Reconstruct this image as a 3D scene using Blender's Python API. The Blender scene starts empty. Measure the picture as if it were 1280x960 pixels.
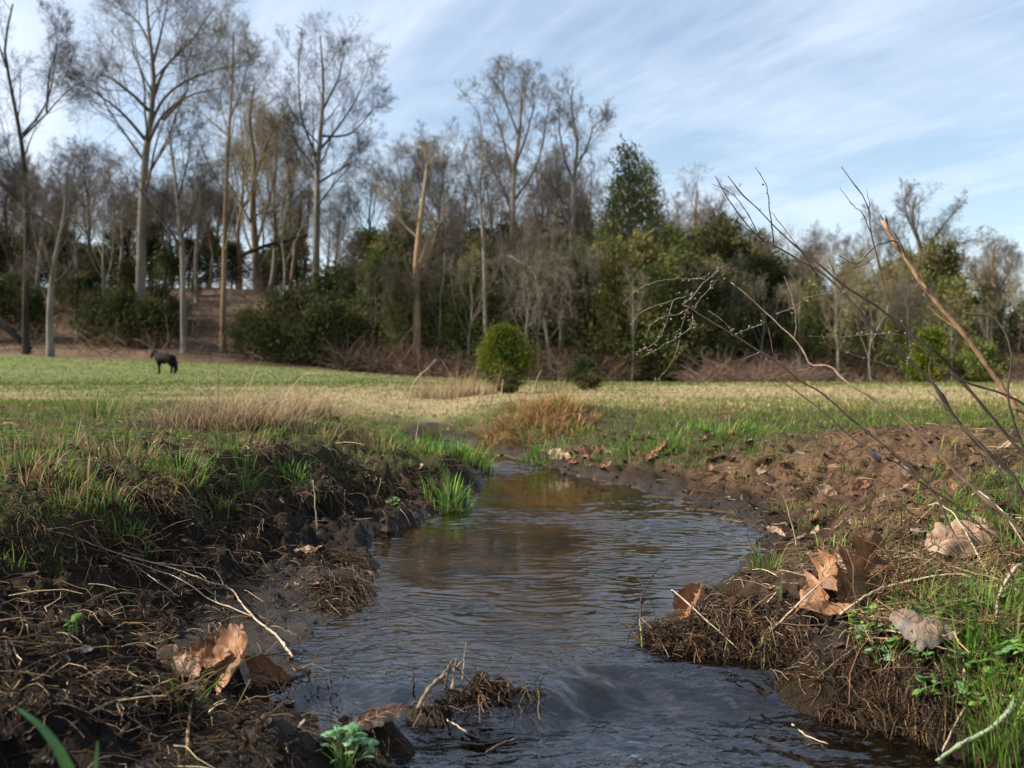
import bpy, math, random
import numpy as np
from mathutils import Vector, Matrix

# ------------------------------------------------------------------ camera, sky, sun
C = bpy.context.scene.collection
SC = bpy.context.scene
H = 0.45            # camera height over the pool
F = 1250.0          # focal length in photo pixels (photo 1280 wide)
HY = 470.0          # row of the horizon in the photo
cam_d = bpy.data.cameras.new('camera')
cam = bpy.data.objects.new('camera', cam_d); C.objects.link(cam)
cam.location = (0, 0, H); cam.rotation_euler = (math.pi/2, 0, 0)
cam_d.sensor_width = 36.0; cam_d.lens = 36.0*F/1280.0
cam_d.shift_y = -10.0/1280.0
cam_d.clip_start = 0.05; cam_d.clip_end = 6000
cam_d.dof.use_dof = True; cam_d.dof.focus_distance = 1.95; cam_d.dof.aperture_fstop = 7.0
SC.camera = cam

SUN_AZ = math.radians(-93)     # clockwise from +Y (the way the camera looks): the sun stands to the left
SUN_EL = math.radians(36)
w = bpy.data.worlds.new('World'); SC.world = w; w.use_nodes = True
nt = w.node_tree; nt.nodes.clear()
def N(nt, t, **kw):
    n = nt.nodes.new(t)
    for k, v in kw.items():
        if k.startswith('i_'): n.inputs[k[2:].replace('_', ' ')].default_value = v
        else: setattr(n, k, v)
    return n
L = nt.links.new
sky = N(nt, 'ShaderNodeTexSky', sky_type='NISHITA', sun_disc=False)
sky.sun_elevation = SUN_EL; sky.sun_rotation = SUN_AZ
sky.air_density = 1.15; sky.dust_density = 0.35; sky.ozone_density = 2.0
tc = N(nt, 'ShaderNodeTexCoord')
sep = N(nt, 'ShaderNodeSeparateXYZ'); L(tc.outputs['Generated'], sep.inputs[0])
zz = N(nt, 'ShaderNodeMath', operation='MAXIMUM'); L(sep.outputs['Z'], zz.inputs[0]); zz.inputs[1].default_value = 0.0
za = N(nt, 'ShaderNodeMath', operation='ADD'); L(zz.outputs[0], za.inputs[0]); za.inputs[1].default_value = 0.16
dx = N(nt, 'ShaderNodeMath', operation='DIVIDE'); L(sep.outputs['X'], dx.inputs[0]); L(za.outputs[0], dx.inputs[1])
dy = N(nt, 'ShaderNodeMath', operation='DIVIDE'); L(sep.outputs['Y'], dy.inputs[0]); L(za.outputs[0], dy.inputs[1])
cmb = N(nt, 'ShaderNodeCombineXYZ'); L(dx.outputs[0], cmb.inputs[0]); L(dy.outputs[0], cmb.inputs[1])
def cloud_layer(rot, scale, nscale, detail, dist, lo, hi):
    mq = N(nt, 'ShaderNodeMapping'); mq.inputs['Rotation'].default_value = (0, 0, math.radians(rot)); L(cmb.outputs[0], mq.inputs[0])
    mp = N(nt, 'ShaderNodeMapping'); mp.inputs['Scale'].default_value = scale; L(mq.outputs[0], mp.inputs[0])
    no = N(nt, 'ShaderNodeTexNoise'); no.inputs['Scale'].default_value = nscale; no.inputs['Detail'].default_value = detail
    no.inputs['Roughness'].default_value = 0.62; no.inputs['Distortion'].default_value = dist
    L(mp.outputs[0], no.inputs['Vector'])
    mr = N(nt, 'ShaderNodeMapRange'); mr.interpolation_type = 'SMOOTHSTEP'
    mr.inputs['From Min'].default_value = lo; mr.inputs['From Max'].default_value = hi
    L(no.outputs['Fac'], mr.inputs['Value'])
    return mr.outputs[0]
broad = cloud_layer(40, (0.8, 1.5, 1), 0.62, 5, 0.5, 0.34, 0.68)
streak = cloud_layer(56, (0.55, 2.6, 1), 1.5, 8, 0.5, 0.36, 0.74)
fine = cloud_layer(62, (0.8, 5.0, 1), 4.0, 7, 0.4, 0.34, 0.76)
m1 = N(nt, 'ShaderNodeMath', operation='MULTIPLY'); L(broad, m1.inputs[0]); m1.inputs[1].default_value = 0.62
m2 = N(nt, 'ShaderNodeMath', operation='MULTIPLY_ADD'); L(streak, m2.inputs[0]); m2.inputs[1].default_value = 0.36; L(m1.outputs[0], m2.inputs[2])
m3 = N(nt, 'ShaderNodeMath', operation='MULTIPLY_ADD'); L(fine, m3.inputs[0]); m3.inputs[1].default_value = 0.12; L(m2.outputs[0], m3.inputs[2])
# thicker veil towards the west (left)
m4 = N(nt, 'ShaderNodeMath', operation='MULTIPLY_ADD'); L(sep.outputs['X'], m4.inputs[0]); m4.inputs[1].default_value = -0.34; L(m3.outputs[0], m4.inputs[2])
m5 = N(nt, 'ShaderNodeMapRange'); m5.inputs['From Min'].default_value = 0.12; m5.inputs['From Max'].default_value = 1.05
m5.inputs['To Min'].default_value = 0.16; m5.inputs['To Max'].default_value = 0.86
L(m4.outputs[0], m5.inputs['Value'])
mix = N(nt, 'ShaderNodeMix', data_type='RGBA')
L(m5.outputs[0], mix.inputs['Factor']); L(sky.outputs[0], mix.inputs['A']); mix.inputs['B'].default_value = (6.0, 6.6, 7.5, 1)
bg = N(nt, 'ShaderNodeBackground'); bg.inputs['Strength'].default_value = 0.092
L(mix.outputs['Result'], bg.inputs['Color'])
wo = N(nt, 'ShaderNodeOutputWorld'); L(bg.outputs[0], wo.inputs['Surface'])

sd = bpy.data.lights.new('sun', 'SUN'); sd.energy = 5.0; sd.angle = math.radians(0.53); sd.color = (1.0, 0.90, 0.76)
so = bpy.data.objects.new('sun', sd); C.objects.link(so)
sv = Vector((math.sin(SUN_AZ)*math.cos(SUN_EL), math.cos(SUN_AZ)*math.cos(SUN_EL), math.sin(SUN_EL)))
so.rotation_euler = sv.to_track_quat('Z', 'Y').to_euler(); so.location = sv*50
SC.view_settings.view_transform = 'Standard'; SC.view_settings.look = 'None'
SC.view_settings.exposure = 0.88; SC.view_settings.gamma = 1.0
SC.cycles.max_bounces = 6; SC.cycles.transparent_max_bounces = 12; SC.cycles.caustics_reflective = False; SC.cycles.caustics_refractive = False
SC.cycles.use_denoising = True

# ------------------------------------------------------------------ helpers
def tag(o, label=None, cat=None, group=None, kind=None):
    if label: o['label'] = label
    if cat: o['category'] = cat
    if group: o['group'] = group
    if kind: o['kind'] = kind
    return o
def mesh_np(name, V, Q=None, T=None, mat=None, col=None, smooth=True, extra=None):
    me = bpy.data.meshes.new(name)
    V = np.asarray(V, np.float32).reshape(-1, 3)
    Q = np.zeros((0, 4), np.int32) if Q is None else np.asarray(Q, np.int32).reshape(-1, 4)
    T = np.zeros((0, 3), np.int32) if T is None else np.asarray(T, np.int32).reshape(-1, 3)
    me.vertices.add(len(V)); me.vertices.foreach_set('co', V.ravel())
    nl = len(Q)*4 + len(T)*3
    me.loops.add(nl); me.loops.foreach_set('vertex_index', np.concatenate([Q.ravel(), T.ravel()]).astype(np.int32))
    me.polygons.add(len(Q)+len(T))
    ls = np.concatenate([np.arange(len(Q))*4, len(Q)*4 + np.arange(len(T))*3]).astype(np.int32)
    me.polygons.foreach_set('loop_start', ls)
    me.polygons.foreach_set('use_smooth', np.full(len(ls), smooth, bool))
    if mat: me.materials.append(mat)
    if col is not None:
        a = me.color_attributes.new('Col', 'FLOAT_COLOR', 'POINT')
        c = np.ones((len(V), 4), np.float32); c[:, :3] = col; a.data.foreach_set('color', c.ravel())
    for k, v in (extra or {}).items():
        a = me.attributes.new(k, 'FLOAT', 'POINT'); a.data.foreach_set('value', np.asarray(v, np.float32).ravel())
    me.update(calc_edges=True); me.validate()
    return me
def obj(name, me, parent=None, loc=None, rz=0):
    o = bpy.data.objects.new(name, me); C.objects.link(o)
    if parent: o.parent = parent
    if loc is not None: o.location = loc
    if rz: o.rotation_euler = (0, 0, rz)
    return o
def empty(name, loc=(0, 0, 0), rz=0):
    o = bpy.data.objects.new(name, None); C.objects.link(o); o.empty_display_size = 0.05
    o.location = loc; o.rotation_euler = (0, 0, rz); return o
def copy_tree(root, loc, rz=0, sc=1.0):
    r = root.copy(); C.objects.link(r); r.location = loc; r.rotation_euler = (0, 0, rz)
    r.scale = (sc, sc, sc) if not isinstance(sc, tuple) else sc
    for ch in list(root.children):
        c = ch.copy(); C.objects.link(c); c.parent = r
        for g in ch.children:
            d = g.copy(); C.objects.link(d); d.parent = c
    return r

# vectorised gradient noise
def _hash(ix, iy, s):
    h = (ix.astype(np.int64)*374761393 + iy.astype(np.int64)*668265263 + s*974711) & 0x7fffffff
    h = ((h ^ (h >> 13))*1274126177) & 0x7fffffff
    return (h ^ (h >> 16)) & 0x7fffffff
def pn(x, y, s=0):
    x = np.asarray(x, float); y = np.asarray(y, float)
    x0 = np.floor(x); y0 = np.floor(y); fx = x-x0; fy = y-y0
    u = fx*fx*fx*(fx*(fx*6-15)+10); v = fy*fy*fy*(fy*(fy*6-15)+10)
    def g(i, j):
        a = _hash(x0+i, y0+j, s)*(2*math.pi/0x7fffffff)
        return np.cos(a)*(fx-i)+np.sin(a)*(fy-j)
    a = g(0, 0)*(1-u)+g(1, 0)*u; b = g(0, 1)*(1-u)+g(1, 1)*u
    return (a*(1-v)+b*v)*1.5
def fbm(x, y, f, o=4, s=0, g=0.5):
    r = 0; a = 1.0; t = 0
    for k in range(o):
        r = r + a*pn(x*f, y*f, s+k*17); t += a; f *= 2.03; a *= g
    return r/t
def ss(x, a, b):
    t = np.clip((x-a)/(b-a), 0, 1); return t*t*(3-2*t)
def lerp(a, b, t): return a+(b-a)*t

# ------------------------------------------------------------------ terrain
SY = np.array([-60, 0.0, 0.8, 1.1, 1.3, 1.42, 1.57, 1.68, 1.85, 2.05, 2.3, 2.56, 2.84, 3.04, 3.5, 4.0, 4.4, 4.9, 5.4, 6.2, 7.5, 10, 14, 60])
XL = np.array([-.45, -.42, -.36, -.22, -.22, -.27, -.34, -.36, -.34, -.31, -.31, -.36, -.41, -.30, -.17, -.13, -.11, -.13, -.32, -.60, -.66, -.80, -1.0, -4.0])
XR = np.array([.70, .70, .68, .63, .60, .53, .42, .27, .28, .40, .52, .63, .74, .74, .66, .50, .34, .12, -.12, -.42, -.57, -.74, -.98, -3.99])
def shores(y): return np.interp(y, SY, XL), np.interp(y, SY, XR)
def water_level(y):
    return -0.045 + 0.045*ss(y, 1.36, 1.50) + 0.03*ss(y, 4.6, 5.0) + 0.03*ss(y, 5.6, 6.1) + 0.05*ss(y, 8, 14)
BS = np.array([0, .05, .12, .2, .3, .45, .7, 1.2, 2.5])
BY = np.array([1.0, 1.45, 1.65, 2.0, 2.6, 3.2, 4.2, 5.5, 8.0])
BL = np.array([[0, .02, .035, .05, .08, .13, .19, .23, .25], [0, .005, .012, .03, .075, .135, .2, .24, .25],
    [0, .005, .010, .03, .07, .13, .21, .24, .25], [0, .012, .03, .06, .10, .16, .215, .245, .25],
    [0, .03, .05, .07, .12, .18, .21, .23, .24], [0, .03, .05, .09, .14, .17, .19, .21, .22],
    [0, .04, .08, .11, .13, .15, .17, .2, .21], [0, .03, .05, .07, .10, .13, .16, .19, .21], [0, .02, .04, .06, .09, .12, .16, .2, .22]])
BR = np.array([[0, .06, .09, .11, .125, .15, .18, .22, .26], [0, .065, .09, .105, .12, .14, .19, .25, .28],
    [0, .035, .065, .095, .12, .15, .20, .26, .28], [0, .015, .035, .06, .09, .14, .20, .26, .28],
    [0, .012, .025, .045, .075, .125, .19, .25, .27], [0, .01, .02, .04, .07, .12, .19, .24, .25],
    [0, .03, .06, .08, .10, .13, .18, .22, .23], [0, .03, .06, .09, .12, .15, .18, .20, .22], [0, .02, .04, .06, .09, .12, .16, .2, .22]])
def table(T, y, s):
    fy = np.interp(y, BY, np.arange(len(BY))); iy = np.clip(np.floor(fy).astype(int), 0, len(BY)-2); ty = fy-iy; ty = ty*ty*(3-2*ty)
    fs = np.interp(s, BS, np.arange(len(BS))); js = np.clip(np.floor(fs).astype(int), 0, len(BS)-2); ts = fs-js
    return (T[iy, js]*(1-ts)+T[iy, js+1]*ts)*(1-ty) + (T[iy+1, js]*(1-ts)+T[iy+1, js+1]*ts)*ty
def terrain(x, y, full=False):
    x = np.asarray(x, float); y = np.asarray(y, float)
    yc = np.maximum(y, 0.9)
    near = 1-ss(y, 5.5, 9)
    n3 = fbm(x, y, 2.6, 2, 5); n9 = fbm(x, y, 9, 3, 11); n30 = fbm(x, y, 30, 3, 23)
    xl, xr = shores(y)
    wob = (n3*.05 + n9*.045 + n30*.010)*np.where(y < 1.5, .5, 1)*(1+.9*ss(y, 2.2, 2.8)*(1-ss(y, 4.6, 5.4)))
    sl = xl - x; sr = x - xr
    left = sl > -(xr-xl)/2
    sL = np.maximum(sl, sr)                         # distance outwards of the nearer shore
    s = sL + wob*np.clip(.55+sL*6, .35, 1.6)
    s0 = np.maximum(s, 0)
    wl = water_level(y)
    zb = np.where(left, table(BL, yc, s0), table(BR, yc, s0))
    # cut turf edge on the left: a small cliff
    cut = np.where(left, 1, .35)*near*ss(y, 1.3, 1.7)
    zb = zb + cut*0.030*np.tanh((zb-0.158-n9*.03)/0.007)*ss(s0, .05, .3)
    zb = zb + cut*0.018*np.tanh((zb-0.075-n9*.02)/0.006)*ss(s0, .02, .14)*ss(y, 1.9, 2.6)
    # field and hill
    u = x/np.maximum(y, 20.0)
    z60 = np.interp(u, [-.8, -.5, -.25, -.12, 0, .2, .5, .8], [2.1, 1.9, 1.25, .55, .15, -.12, -.35, -.3])
    rid = np.interp(u, [-.8, -.5, -.3, -.16, 0, .2, .5, .8], [8.5, 8.8, 9.0, 8.4, 7.0, 5.5, 4.0, 4.0])
    far = ss(y, 28, 66)**1.5
    zf = lerp(0.22 + .012*np.clip(y-8, 0, 10)*0, z60, far*far*.3+far*.7)
    zh = lerp(0, rid - z60, ss(y + 3*fbm(x, y, .08, 2, 51), 61, 97)**1.0)
    zh = zh - np.clip(y-105, 0, 400)*.012
    z = np.where(y > 20, zf, lerp(zb, .22, ss(s0, 1.2, 3.0) if False else 0*s0)) + np.where(y > 20, zh, 0)
    blend = ss(y, 8, 20)
    z = np.where(y > 20, z, lerp(zb, zf, np.maximum(blend*ss(s0, .3, 2), ss(y, 7.6, 10.5))))
    z = np.where((y <= 20), np.where(s0 > 2.5, lerp(zb, .24, .3), z), z) if False else z
    # swale of the stream far off
    z = z - .05*np.exp(-(s/.5)**2)*ss(y, 8, 10)*(1-ss(y, 12, 18))
    # bumps
    def bump(cx, cy, rx, ry, h): return h*np.exp(-(((x-cx)/rx)**2+((y-cy)/ry)**2))
    z = z + bump(.28, 6.0, .42, .5, .085) + bump(.15, 5.75, .2, .25, .03)
    z = z + bump(-.02, 8.4, .6, .5, .05) + bump(-1.9, 5.6, .35, .3, .045) + bump(-1.25, 5.4, .5, .3, .03)
    z = z + bump(1.30, 3.5, .45, .45, .055) + bump(1.55, 2.9, .3, .4, .03) + bump(-1.15, 4.15, .45, .22, .045) + bump(-1.1, 3.75, .35, .14, -.03)
    # roughness
    cult = near*ss(s, -.05, .06)
    grassy = ss(s0, .5, 1.0)
    bill = np.abs(fbm(x, y, 13, 3, 31))
    z = z + cult*(.055*(bill-.16)*np.where(left | (y < 2), 1, .5) + .024*n9 + .020*n30)*(1-.45*grassy)*np.where(left & (s0 < .2) & (y < 2.1), .25, 1)
    r1 = np.abs(pn(x*55, y*55, 71)); r2 = np.abs(pn(x*120, y*120, 73))
    z = z + cult*(.012*(.3-r1)+.006*(.3-r2))*np.where(left & (s0 < .2) & (y < 2.1), .15, 1)*(1-.5*grassy)
    z = z + .022*fbm(x, y, .9, 3, 41)*ss(s0, .6, 2)
    z = z + (1-near)*.014*fbm(x, y, 3.5, 3, 43)*(1-ss(y, 30, 60))
    # bed of the stream
    inside = np.clip(-s, 0, 10)
    depth = .004 + .040*ss(inside, 0, .14) + .012*n9 + .012*n30*np.exp(-inside/.12)
    depth = depth + .02*np.exp(-(((y-2.8)/.5)**2+((x-.1)/.4)**2))
    zbed = -depth
    z = np.where((s > 0) | (y > 9), z, lerp(z, zbed, ss(inside, 0, .02)*(1-ss(y, 6.9, 7.8))))
    # mud bars and the debris dam (heights over the water line)
    z = z + (bump(-.115, 1.40, .050, .028, .078) + bump(-.05, 1.435, .05, .020, .066) + bump(.015, 1.445, .045, .016, .058))*(1+.4*n30)*(1+.35*pn(x*48, y*48, 79))
    z = z + bump(-.175, 1.31, .060, .045, .070)*(1+.4*n30) + bump(.24, 1.72, .05, .05, .030) + bump(.30, 1.66, .06, .06, .045)*.8
    z = z + bump(-.36, 2.05, .07, .08, .035) + bump(-.13, 3.42, .10, .09, .035)
    z = z + bump(-.29, 1.22, .06, .06, .05)
    z = z + bump(.50, 1.62, .05, .06, -.012)
    z = z + bump(.64, 2.95, .05, .06, .03) + bump(.58, 2.65, .05, .05, .022) + bump(.60, 3.38, .07, .05, .038) + bump(.50, 3.72, .06, .05, .034) + bump(.68, 3.15, .05, .05, .03) + bump(.36, 4.15, .05, .05, .03)
    z = z + wl*np.exp(-s0/.25)*(1-ss(y, 7.6, 10.5))
    if full: return z, s, left, wl
    return z
def Z(x, y): return float(terrain(np.array([x]), np.array([y]))[0])
def PX(px, py, d): return Vector(((px-640)/F*d, d, H-(py-HY)/F*d))
from mathutils.bvhtree import BVHTree
BVH = [None]
def G(px, py):
    """ground point seen at a place of the photograph"""
    h = BVH[0].ray_cast(Vector((0, 0, H)), Vector(((px-640)/F, 1, -(py-HY)/F)))
    return h[0] if h[0] is not None else Vector(((px-640)/F*60, 60, 0))

# ------------------------------------------------------------------ materials
def newmat(name):
    m = bpy.data.materials.new(name); m.use_nodes = True
    nt = m.node_tree; b = nt.nodes['Principled BSDF']; return m, nt, b
def noise(nt, scale, detail=4, rough=.55, vec=None, dist=0):
    n = nt.nodes.new('ShaderNodeTexNoise'); n.inputs['Scale'].default_value = scale; n.inputs['Detail'].default_value = detail
    n.inputs['Roughness'].default_value = rough; n.inputs['Distortion'].default_value = dist
    if vec is not None: nt.links.new(vec, n.inputs['Vector'])
    return n.outputs['Fac']
def mrange(nt, v, a, b, c, d):
    n = nt.nodes.new('ShaderNodeMapRange'); nt.links.new(v, n.inputs['Value'])
    for k, q in zip(('From Min', 'From Max', 'To Min', 'To Max'), (a, b, c, d)): n.inputs[k].default_value = q
    return n.outputs[0]
def mul_col(nt, colout, fac):
    n = nt.nodes.new('ShaderNodeVectorMath'); n.operation = 'SCALE'; nt.links.new(colout, n.inputs[0]); nt.links.new(fac, n.inputs['Scale'])
    return n.outputs[0]
def objvec(nt):
    return nt.nodes.new('ShaderNodeTexCoord').outputs['Object']
def bumpn(nt, b, h, strength, dist):
    n = nt.nodes.new('ShaderNodeBump'); n.inputs['Strength'].default_value = strength; n.inputs['Distance'].default_value = dist
    nt.links.new(h, n.inputs['Height']); nt.links.new(n.outputs[0], b.inputs['Normal']); return n
def mat_ground():
    m, nt, b = newmat('ground'); v = objvec(nt)
    a = nt.nodes.new('ShaderNodeVertexColor'); a.layer_name = 'Col'
    r = nt.nodes.new('ShaderNodeAttribute'); r.attribute_name = 'rough'
    f = mrange(nt, noise(nt, 90, 6, .7, v), .3, .7, .55, 1.45)
    f2 = mrange(nt, noise(nt, 600, 3, .6, v), .3, .7, .75, 1.25)
    mm = nt.nodes.new('ShaderNodeMath'); mm.operation = 'MULTIPLY'; nt.links.new(f, mm.inputs[0]); nt.links.new(f2, mm.inputs[1])
    nt.links.new(mul_col(nt, a.outputs[0], mm.outputs[0]), b.inputs['Base Color'])
    rr = nt.nodes.new('ShaderNodeMath'); rr.operation = 'MULTIPLY_ADD'; nt.links.new(noise(nt, 60, 3, .5, v), rr.inputs[0]); rr.inputs[1].default_value = .25; nt.links.new(r.outputs['Fac'], rr.inputs[2])
    nt.links.new(rr.outputs[0], b.inputs['Roughness'])
    b.inputs['Specular IOR Level'].default_value = .22
    bumpn(nt, b, noise(nt, 260, 6, .65, v), 1.0, .008)
    return m
def mat_vcol(name, rough=.6, trans=0.0, spec=.3, nscale=0, tint=None):
    """colour per blade or straw from the mesh, optional translucency"""
    m, nt, b = newmat(name)
    a = nt.nodes.new('ShaderNodeVertexColor'); a.layer_name = 'Col'; col = a.outputs[0]
    if nscale: col = mul_col(nt, col, mrange(nt, noise(nt, nscale, 3, .6, objvec(nt)), .3, .7, .65, 1.35))
    nt.links.new(col, b.inputs['Base Color']); b.inputs['Roughness'].default_value = rough; b.inputs['Specular IOR Level'].default_value = spec
    if trans:
        t = nt.nodes.new('ShaderNodeBsdfTranslucent'); nt.links.new(col, t.inputs[0])
        mx = nt.nodes.new('ShaderNodeMixShader'); mx.inputs[0].default_value = trans
        out = nt.nodes['Material Output']
        nt.links.new(b.outputs[0], mx.inputs[1]); nt.links.new(t.outputs[0], mx.inputs[2]); nt.links.new(mx.outputs[0], out.inputs[0])
    return m
def mat_noise(name, c1, c2, scale, rough=.8, bump=0, bdist=.01, c3=None, s3=1, trans=0, stretch=None, spec=.3, rand=0):
    m, nt, b = newmat(name); v = objvec(nt)
    if stretch:
        mp = nt.nodes.new('ShaderNodeMapping'); mp.inputs['Scale'].default_value = stretch; nt.links.new(v, mp.inputs[0]); v = mp.outputs[0]
    f = noise(nt, scale, 5, .6, v)
    rp = nt.nodes.new('ShaderNodeValToRGB'); rp.color_ramp.elements[0].color = (*c1, 1); rp.color_ramp.elements[1].color = (*c2, 1)
    rp.color_ramp.elements[0].position = .34; rp.color_ramp.elements[1].position = .66
    nt.links.new(f, rp.inputs[0]); col = rp.outputs[0]
    if c3:
        f3 = mrange(nt, noise(nt, s3, 3, .5, v), .46, .62, 0, 1)
        mx = nt.nodes.new('ShaderNodeMix'); mx.data_type = 'RGBA'; nt.links.new(f3, mx.inputs['Factor']); nt.links.new(col, mx.inputs['A']); mx.inputs['B'].default_value = (*c3, 1); col = mx.outputs['Result']
    if rand:
        oi = nt.nodes.new('ShaderNodeObjectInfo')
        col = mul_col(nt, col, mrange(nt, oi.outputs['Random'], 0, 1, 1-rand, 1+rand))
    nt.links.new(col, b.inputs['Base Color']); b.inputs['Roughness'].default_value = rough; b.inputs['Specular IOR Level'].default_value = spec
    if bump: bumpn(nt, b, f, bump, bdist)
    if trans:
        t = nt.nodes.new('ShaderNodeBsdfTranslucent'); nt.links.new(col, t.inputs[0])
        mx = nt.nodes.new('ShaderNodeMixShader'); mx.inputs[0].default_value = trans
        nt.links.new(b.outputs[0], mx.inputs[1]); nt.links.new(t.outputs[0], mx.inputs[2]); nt.links.new(mx.outputs[0], nt.nodes['Material Output'].inputs[0])
    return m
M = {}
M['ground'] = mat_ground()
M['grass'] = mat_vcol('grass_blade', .6, .38, .08)
M['straw'] = mat_vcol('dry_straw', .8, .0, .06)
M['field_grass'] = mat_vcol('field_grass', .8, .28, .03)

def mat_water():
    m = bpy.data.materials.new('stream_water'); m.use_nodes = True; nt = m.node_tree; nt.nodes.clear(); L = nt.links.new
    v = objvec(nt)
    mp = nt.nodes.new('ShaderNodeMapping'); mp.inputs['Scale'].default_value = (.55, 1.25, 1); L(v, mp.inputs[0])
    a = nt.nodes.new('ShaderNodeAttribute'); a.attribute_name = 'ripple'
    h = noise(nt, 60, 2, .5, mp.outputs[0], .6)
    bp = nt.nodes.new('ShaderNodeBump'); bp.inputs['Distance'].default_value = .006; L(h, bp.inputs['Height']); L(a.outputs['Fac'], bp.inputs['Strength'])
    fr = nt.nodes.new('ShaderNodeFresnel'); fr.inputs['IOR'].default_value = 1.42; L(bp.outputs[0], fr.inputs['Normal'])
    gl = nt.nodes.new('ShaderNodeBsdfGlossy'); gl.inputs['Roughness'].default_value = .02; L(bp.outputs[0], gl.inputs['Normal'])
    tr = nt.nodes.new('ShaderNodeBsdfTransparent'); tr.inputs[0].default_value = (.90, .77, .54, 1)
    mx = nt.nodes.new('ShaderNodeMixShader'); ad = nt.nodes.new('ShaderNodeMath'); ad.operation = 'MULTIPLY_ADD'; ad.inputs[1].default_value = .95; fo = nt.nodes.new('ShaderNodeAttribute'); fo.attribute_name = 'added_gloss'; L(fo.outputs['Fac'], ad.inputs[2]); L(fr.outputs[0], ad.inputs[0]); L(ad.outputs[0], mx.inputs[0]); L(tr.outputs[0], mx.inputs[1]); L(gl.outputs[0], mx.inputs[2])
    o = nt.nodes.new('ShaderNodeOutputMaterial'); L(mx.outputs[0], o.inputs[0])
    return m
M['water'] = mat_water()

# ------------------------------------------------------------------ the ground sheet
def grass_mask(x, y, s, left):
    """0..1 where turf grows"""
    n = fbm(x, y, 3.2, 3, 101); n2 = fbm(x, y, 11, 2, 103)
    a = np.interp(y, [0, 1.2, 1.6, 2.2, 3, 4, 6, 9], [.62, .55, .50, .40, .26, .16, .12, .05])
    gl = ss(s + n*.16 + n2*.08, a-.04, a+.07)
    b = np.interp(y, [0, 1.2, 1.55, 1.75, 2.2, 2.8, 3.4, 3.8, 4.4, 5.2, 9], [.03, .06, .10, .38, .50, .62, .55, .32, .16, .13, .1])
    gr = ss(s + n*.30 + n2*.12, b-.05, b+.10)
    bare = np.exp(-(((x-1.25)/.45)**2+((y-3.35)/.55)**2))*1.3 + np.exp(-(((x+1.12)/.38)**2+((y-3.78)/.20)**2))*1.3 + np.exp(-(((x+.42)/.22)**2+((y-3.05)/.30)**2))
    return np.where(left, gl, gr)*np.clip(1-bare*(1+.8*n2), 0, 1)
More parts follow.
